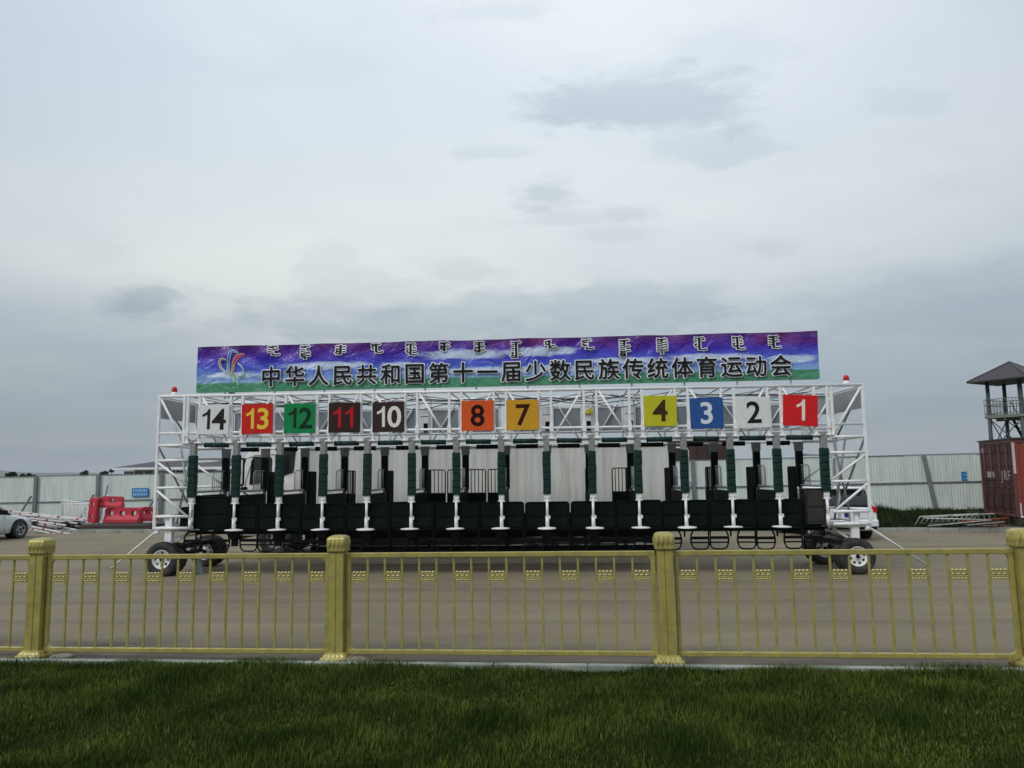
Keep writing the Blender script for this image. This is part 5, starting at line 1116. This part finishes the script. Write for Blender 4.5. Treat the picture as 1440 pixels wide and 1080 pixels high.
# ------------------------------------------------------------------ brown lorry body beyond the hoarding
bb = root('lorry_body', (7.06, 38.0, 0.0), (0, 0, R_(-3)), 'dark brown lorry body rising above the hoarding behind the gate', 'lorry')
BRN = mat('dark_brown_lorry_paint', (0.045, 0.022, 0.016), 0.5, var=0.15, scale=1.5)
b = MB(); b.box((2.0, 1.2, 2.35), (3.1, 2.4, 2.5), bevel=0.03); o = ob('cargo_body', b.mesh('cargo_body', BRN), bb)
b = MB()
for k in range(7): b.box((0.62 + k * 0.46, -0.03, 2.4), (0.05, 0.05, 2.3))
ob('stake', b.mesh('stake', BRN), o)
b = MB(); b.box((3.62, -0.05, 2.5), (0.09, 0.06, 2.3)); ob('yellow_edge', b.mesh('yellow_edge', paint('olive_yellow', (0.35, 0.33, 0.08), 0.4)), bb)
b = MB(); b.path([(0.12, -0.03, 1.2), (0.12, -0.03, 3.4), (0.2, -0.03, 3.46), (0.40, -0.03, 3.4), (0.44, -0.03, 3.2), (0.44, -0.03, 1.2)], 0.03, 6); ob('grab_frame', b.mesh('grab_frame', WHITE), bb)
b = MB(); b.box((-0.02, -0.05, 2.95), (0.10, 0.05, 0.35)); ob('marker_light', b.mesh('marker_light', RED), bb)
for x in (0.9, 3.0):
    for y in (0.2, 2.2): put_wheel(bb, (x, y, 0.46 - 0.35), TY2, RM2, -1)
bb.location.z = 0.1; b = MB(); b.box((1.8, 1.2, 0.85), (3.6, 0.9, 0.3)); ob('chassis', b.mesh('chassis', BLACK), bb)

# ------------------------------------------------------------------ low building far left
bl = root('low_building', (-30.2, 60.0, 0.0), (0, 0, R_(-1)), 'low white building with dark hipped roof behind the left hoarding', 'building')
BL = 13.0; BD = 8.0
WALLM = mat('building_wall', (0.30, 0.28, 0.26), 0.8, var=0.1, scale=1); 
b = MB(); b.box((BL / 2, BD / 2, 1.25), (BL, BD, 2.9)); ob('wall', b.mesh('wall', WALLM), bl)
b = MB(); zr = 2.98; o_ = 0.6
b.loft([[(-o_, -o_, zr), (BL + o_, -o_, zr), (BL + o_, BD + o_, zr), (-o_, BD + o_, zr)], [(2.2, BD / 2 - 0.05, 3.75), (BL - 2.2, BD / 2 - 0.05, 3.75), (BL - 2.2, BD / 2 + 0.05, 3.75), (2.2, BD / 2 + 0.05, 3.75)]], smooth=False)
rf_ = ob('roof', b.mesh('roof', ROOF), bl)
b = MB(); b.box((BL / 2, -o_, zr - 0.09), (BL + 1.2, 0.12, 0.17)); b.box((-o_, BD / 2, zr - 0.09), (0.12, BD + 1.2, 0.17)); ob('eave', b.mesh('eave', WHITE), rf_)
for k in range(5):
    b = MB(); x = 1.6 + k * 2.45; b.box((x, -0.02, 2.2), (1.5, 0.06, 1.1)); o = ob('window', b.mesh('window', GLASS), bl)
    b = MB()
    for dx in (-0.75, 0, 0.75): b.box((x + dx, -0.06, 2.2), (0.08, 0.05, 1.14))
    for z in (1.66, 2.74): b.box((x, -0.062, z), (1.58, 0.05, 0.08))
    ob('window_frame', b.mesh('window_frame', WHITE), o)

# ------------------------------------------------------------------ small far trees
BARK = mat('bark', (0.05, 0.04, 0.03), 0.9, var=0.2); LEAF = grass_mat('far_leaves', (0.018, 0.030, 0.014), (0.035, 0.05, 0.022), (0.06, 0.07, 0.03), 0.6, 3)
def leaf_cloud(name, blobs_, n, sz, seed):
    r = np.random.default_rng(seed); pts = []
    for (cx, cy, cz, rx, ry, rz) in blobs_:
        m_ = int(n / len(blobs_)); d = r.normal(0, 1, (m_, 3)); d /= np.linalg.norm(d, axis=1)[:, None]; q = d * (r.uniform(0.3, 1, m_) ** 0.5)[:, None]; pts.append(q * np.array([rx, ry, rz]) + np.array([cx, cy, cz]))
    pts = np.concatenate(pts); m_ = len(pts); a = r.normal(0, 1, (m_, 3)); a /= np.linalg.norm(a, axis=1)[:, None]; c = np.cross(a, r.normal(0, 1, (m_, 3))); c /= np.linalg.norm(c, axis=1)[:, None]
    s = sz * r.uniform(0.6, 1.4, m_)[:, None]; V = np.stack([pts - a * s, pts + c * s * 0.6, pts + a * s, pts - c * s * 0.6], 1).reshape(-1, 3)
    me = bpy.data.meshes.new(name); me.from_pydata(V.tolist(), [], [(4 * i, 4 * i + 1, 4 * i + 2, 4 * i + 3) for i in range(m_)]); me.materials.append(LEAF); return me
for k, (px, topy, wpx, lab) in enumerate(((10, 666, 5, 'small dark tree far beyond the hoarding above the silver car'), (18, 664, 9, 'rounder dark tree far beyond the hoarding above the silver car'), (33, 667, 7, 'low tree far beyond the hoarding, left one of a close trio'), (41, 666, 7, 'low tree far beyond the hoarding, middle one of a close trio'), (48, 668, 5, 'low tree far beyond the hoarding, right one of a close trio'), (118, 662, 11, 'wide dark tree top above the hoarding midway between its two left posts'), (147, 662, 9, 'dark tree top above the second left post of the hoarding'), (158, 660, 6, 'thin leaning tree top just left of the low building'))):
    d = px_dir(px, topy); dist = 110 + 4 * k; P0 = Vector((0, 0, EYE)) + d * (dist / d.y); P0z = P0.z; w = wpx * dist / 1080
    t = root('tree', (P0.x, P0.y, -0.45), (0, 0, k), lab, 'tree', 'far trees beyond the hoarding')
    b = MB(); b.tube((0, 0, 0), (0.05, 0, P0z * 0.75 + 0.4), 0.10, 7, 0.04)
    for q in range(4): an = q * 1.7; b.tube((0.03, 0, P0z * 0.4 + 0.5), (math.cos(an) * w * 0.4, math.sin(an) * w * 0.4, P0z * 0.8 + 0.4), 0.04, 5, 0.015)
    ob('trunk', b.mesh('trunk', BARK), t)
    rr = random.Random(k); bls = [(rr.uniform(-0.3, 0.3) * w, rr.uniform(-0.3, 0.3) * w, P0z + 0.45 - w * rr.uniform(0.2, 0.6), w * 0.34, w * 0.34, w * 0.30) for _ in range(5)]
    ob('crown', leaf_cloud('crown', bls, 420, 0.16, k), t)

# ------------------------------------------------------------------ junk on the left verge
REDP = mat('red_barrier_plastic', (0.47, 0.022, 0.045), 0.6, var=0.08, scale=3, dirt=(0.36, 0.05, 0.06), dirt_amt=0.3)
def water_barrier(loc, rot, Lb, Hb, label, holes=3):
    """moulded road barrier: wide skirt, narrower wall, round holes right through"""
    r = root('water_barrier', loc, rot, label, 'road barrier', 'red plastic road barriers')
    nx_ = max(holes * 16, 24); b = MB()
    def dep(z): 
        t = z / Hb
        return 0.20 if t < 0.22 else 0.20 - 0.11 * min((t - 0.22) / 0.3, 1)
    hs = [(-Lb / 2 + Lb * (i + 0.5) / holes, Hb * 0.62) for i in range(holes)]; hr = min(Hb * 0.19, Lb / holes * 0.3)
    xs = [-Lb / 2 + Lb * i / nx_ for i in range(nx_ + 1)]; zs = [Hb * j / 14 for j in range(15)]
    def inside(x, z): return any((x - a) ** 2 + (z - c) ** 2 < hr * hr for a, c in hs)
    def top(x): return Hb * (1 - 0.10 * max(0, abs(x) / (Lb / 2) - 0.86) / 0.14)
    V = {}
    for s in (-1, 1):
        for i, x in enumerate(xs):
            for j, z in enumerate(zs):
                zz = min(z, top(x)); X_, Z_ = x, zz
                for a, c in hs:   # snap near vertices onto the hole rim
                    dd = math.hypot(x - a, zz - c)
                    if hr * 0.6 < dd < hr * 1.35: X_ = a + (x - a) / dd * hr; Z_ = c + (zz - c) / dd * hr
                V[s, i, j] = b.bm.verts.new((X_, s * dep(zz) * (0.92 if i in (0, nx_) else 1), Z_))
    fs = []
    for i in range(nx_):
        for j in range(14):
            cx = (xs[i] + xs[i + 1]) / 2; cz = (zs[j] + zs[j + 1]) / 2
            if inside(cx, cz): continue
            for s in (-1, 1): fs.append(b.bm.faces.new([V[s, i, j], V[s, i + 1, j], V[s, i + 1, j + 1], V[s, i, j + 1]]))
            for di, dj, e0, e1 in ((-1, 0, (i, j), (i, j + 1)), (1, 0, (i + 1, j), (i + 1, j + 1)), (0, -1, (i, j), (i + 1, j)), (0, 1, (i, j + 1), (i + 1, j + 1))):
                ni, nj = i + di, j + dj; bord = ni < 0 or ni >= nx_ or nj < 0 or nj >= 14 or inside((xs[min(max(ni, 0), nx_ - 1)] + xs[min(max(ni, 0), nx_ - 1) + 1]) / 2, (zs[min(max(nj, 0), 13)] + zs[min(max(nj, 0), 13) + 1]) / 2)
                if bord: fs.append(b.bm.faces.new([V[-1, *e0], V[-1, *e1], V[1, *e1], V[1, *e0]]))
    b._fin(fs, False); ob('shell', b.mesh('shell', REDP), r)
    b = MB(); b.tube((-Lb * 0.25, 0, Hb), (-Lb * 0.25, 0, Hb + 0.03), 0.06, 12); ob('filler_cap', b.mesh('filler_cap', WHITE), r)
    return r
water_barrier((-15.92, 31.75, 0.34), (0, 0, R_(-6)), 1.50, 0.60, 'red plastic road barrier lying below with three round holes', 3)
water_barrier((-16.45, 31.85, 0.94), (0, R_(2), R_(4)), 0.85, 0.46, 'red plastic road barrier stacked on top with one hole', 1)
water_barrier((-16.88, 31.6, 0.84), (0, R_(-86), R_(6)), 1.0, 0.34, 'red plastic road barrier standing upright at the left of the stack', 2)
water_barrier((-15.15, 32.2, 0.36), (0, R_(3), R_(70)), 0.8, 0.58, 'red plastic road barrier turned end on at the right of the stack', 2)
STEEL = mat('rusty_dark_steel', (0.045, 0.022, 0.018), 0.7, var=0.35, scale=3)
for k in range(9):
    x = -17.4 + (k % 3) * 0.12; z = 0.13 + 0.075 * (k // 3)
    b = MB(); b.box((1.5, 0, 0), (3.0 + 0.2 * math.sin(k * 3), 0.20, 0.07), bevel=0.006)
    tag(ob('steel_beam', b.mesh('steel_beam', STEEL if k % 2 else mat('dull_grey_steel', (0.08, 0.075, 0.07), 0.6, var=0.3)), None, (x, 31.35 + 0.36 * (k % 3) , z + 0.035 * 0), (0, 0, R_(-6 + k % 3))), 'rusty dark steel beam in the stack under the red barriers', 'steel beam', 'steel beams under the barriers')
# white and red striped poles in a heap
WR = bpy.data.materials.new('white_red_banded_paint'); WR.use_nodes = True; ns = WR.node_tree.nodes; ls = WR.node_tree.links
t = ns.new('ShaderNodeTexCoord'); sp = ns.new('ShaderNodeSeparateXYZ'); ls.new(t.outputs['Object'], sp.inputs[0]); fr = M_('FRACT', M_('MULTIPLY', sp.outputs[0], 1.1, nodes=ns, links=ls), nodes=ns, links=ls); cmp_ = M_('LESS_THAN', fr, 0.13, nodes=ns, links=ls)
mx = ns.new('ShaderNodeMix'); mx.data_type = 'RGBA'; ls.new(cmp_, mx.inputs[0]); mx.inputs[6].default_value = (0.62, 0.62, 0.62, 1); mx.inputs[7].default_value = (0.42, 0.05, 0.06, 1); ls.new(mx.outputs[2], ns['Principled BSDF'].inputs['Base Color']); ns['Principled BSDF'].inputs['Roughness'].default_value = 0.4
for k in range(16):
    L_ = 3.3 + 0.25 * math.sin(k * 2.1); lay = k // 5; y = 32.2 - (k % 5) * 0.26 - lay * 0.1
    b = MB(); b.box((L_ / 2, 0, 0), (L_, 0.06, 0.06), bevel=0.006)
    sl_ = 0.12 + 0.03 * math.sin(k)
    tag(ob('striped_pole', b.mesh('striped_pole', WR), None, (-20.9 + 0.25 * (k % 3), y + 0.35, 0.66 + 0.06 * lay - 0.075 * (k % 5)), (0, sl_ + 0.02 * math.sin(k * 5), R_(-5 - (k * 7 % 5) * 3.0))), 'white pole with red bands in the heap beside the silver car', 'pole', 'red and white poles in a heap')
for k in range(3):
    b = MB(); b.box((0, 0, 0.14), (0.14, 1.5, 0.5 - 0.1 * k), bevel=0.01)
    tag(ob('timber_bearer', b.mesh('timber_bearer', blk), None, (-20.3 + k * 1.1, 31.9, 0.12), (0, 0, R_(-8 + k))), ['tall dark timber bearer under the poles, beside the silver car', 'dark timber bearer under the middle of the striped poles', 'low dark timber bearer under the right ends of the striped poles'][k], 'timber', 'bearers under the poles')
# white crowd barriers leaning in a row
def crowd(loc, rot, label, L_=2.0, H_=0.95, n=11, grp='white steel barriers beside the poles'):
    r = root('crowd_barrier', loc, rot, label, 'barrier', grp)
    b = MB(); b.path([(-L_ / 2, 0, 0.0), (-L_ / 2, 0, H_ - 0.08), (-L_ / 2 + 0.06, 0, H_), (L_ / 2 - 0.06, 0, H_), (L_ / 2, 0, H_ - 0.08), (L_ / 2, 0, 0.0)], 0.022, 6); b.tube((-L_ / 2, 0, 0.14), (L_ / 2, 0, 0.14), 0.018, 6)
    for x in (-L_ / 2 + 0.15, L_ / 2 - 0.15): b.bar((x, -0.25, 0.0), (x, 0.25, 0.0), 0.05, 0.02)
    ob('frame', b.mesh('frame', WHITE), r)
    b = MB(); b.box((0, 0, H_ / 2 + 0.07), (0.05, 0.014, H_ - 0.16)); me = b.mesh('bar', WHITE)
    for i in range(1, n): ob('bar', me, r, (-L_ / 2 + L_ * i / n, 0, 0))
    return r
crowd((-18.1, 32.7, 0.16), (R_(10), R_(2), R_(-14)), 'white steel crowd barrier, the nearest leaning one in the row by the red barriers')
crowd((-18.4, 33.2, 0.14), (R_(14), R_(3), R_(-18)), 'white steel crowd barrier leaning second in the row behind the nearest one', H_=1.05)
crowd((-17.7, 33.0, 0.14), (R_(-6), 0, R_(-40)), 'white steel crowd barrier set askew against the red barriers', 1.6)
b = MB(); b.bar((0, 0, 0), (0.25, 0.2, 1.75), 0.10, 0.05)
tag(ob('leaning_plank', b.mesh('leaning_plank', SHEET), None, (-17.15, 32.1, 0.12)), 'pale plank leaning on the hoarding post left of the red barriers', 'plank')
# folded barriers lying below the container, right
for k in range(7):
    r = root('folded_barrier', (15.2 + 0.22 * k, 27.65 - 0.10 * k, 0.14 + 0.055 * (k % 3)), (R_(58 + 14 * (k % 3)), R_(-3 + 5 * math.sin(k * 2)), R_(-8 - 9 * (k % 4))), ['white barrier lying lowest, at the far left end of the stack by the red container', 'white barrier lying second from the left in the stack by the red container', 'bare grey barrier between two white ones in the stack by the red container', 'white barrier lying in the middle of the stack by the red container', 'orange red barrier nearest the middle of the stack by the red container', 'bare grey barrier between the two orange ones by the red container', 'orange red barrier at the right end of the stack under the red container'][k], 'barrier', 'barriers lying by the container')
    b = MB(); L_ = 1.9 if k < 4 else 1.1; H_ = 0.8 if k < 4 else 0.55; b.path([(-L_ / 2, 0, 0), (-L_ / 2, 0, H_), (L_ / 2, 0, H_), (L_ / 2, 0, 0)], 0.02, 6, closed=True)
    for i in range(1, 12): b.tube((-L_ / 2 + L_ * i / 12, 0, 0), (-L_ / 2 + L_ * i / 12, 0, H_), 0.012, 5)
    mt = paint('grimy_white_steel', (0.42, 0.43, 0.41), 0.5, var=0.3) if k in (0, 1, 3) else (paint('orange_red_steel', (0.30, 0.06, 0.025), 0.5) if k in (4, 6) else SHEET)
    ob('frame', b.mesh('frame', mt), r)
# stones at the foot of the railing
for k, (s_, o_, r_, lab) in enumerate(((0.42, 0.12, 0.10, 'flat pale stone just right of the left railing post'), (4.0, 0.16, 0.15, 'flat pale stone just right of the second railing post'), (10.78, 0.10, 0.13, 'rounded pale stone beside the right end railing post'))):
    c = bmesh.new(); bmesh.ops.create_icosphere(c, subdivisions=3, radius=1)
    for v in c.verts: v.co *= 1 + 0.12 * math.sin(v.co.x * 3 + k) * math.sin(v.co.y * 4) + 0.05 * math.sin(v.co.z * 9 + v.co.x * 7)
    b = MB(); b.sm = True; b.merge(c, Matrix.Diagonal((r_ * 1.3, r_ * 0.8, r_ * 0.38, 1)))
    p = fl(s_, o_); p.z = 0.03; tag(ob('stone', b.mesh('stone', noise_mat('stone_%d' % k, [(0.16, 0.15, 0.12), (0.26, 0.24, 0.19)], 9, bump=0.8)), None, p), lab, 'stone')

# ------------------------------------------------------------------ haze: thin even air round the whole place
b = MB(); b.box((0, 2000, 44), (11000, 5600, 91)); HZ = bpy.data.materials.new('thin_air'); HZ.use_nodes = True; ns = HZ.node_tree.nodes; ls = HZ.node_tree.links
ns.remove(ns['Principled BSDF']); vp = ns.new('ShaderNodeVolumePrincipled'); vp.inputs['Color'].default_value = (0.86, 0.92, 1.0, 1); vp.inputs['Density'].default_value = 0.00015; vp.inputs['Anisotropy'].default_value = 0.0
ls.new(vp.outputs[0], ns['Material Output'].inputs['Volume']); stuff(ob('haze', b.mesh('haze', HZ)))
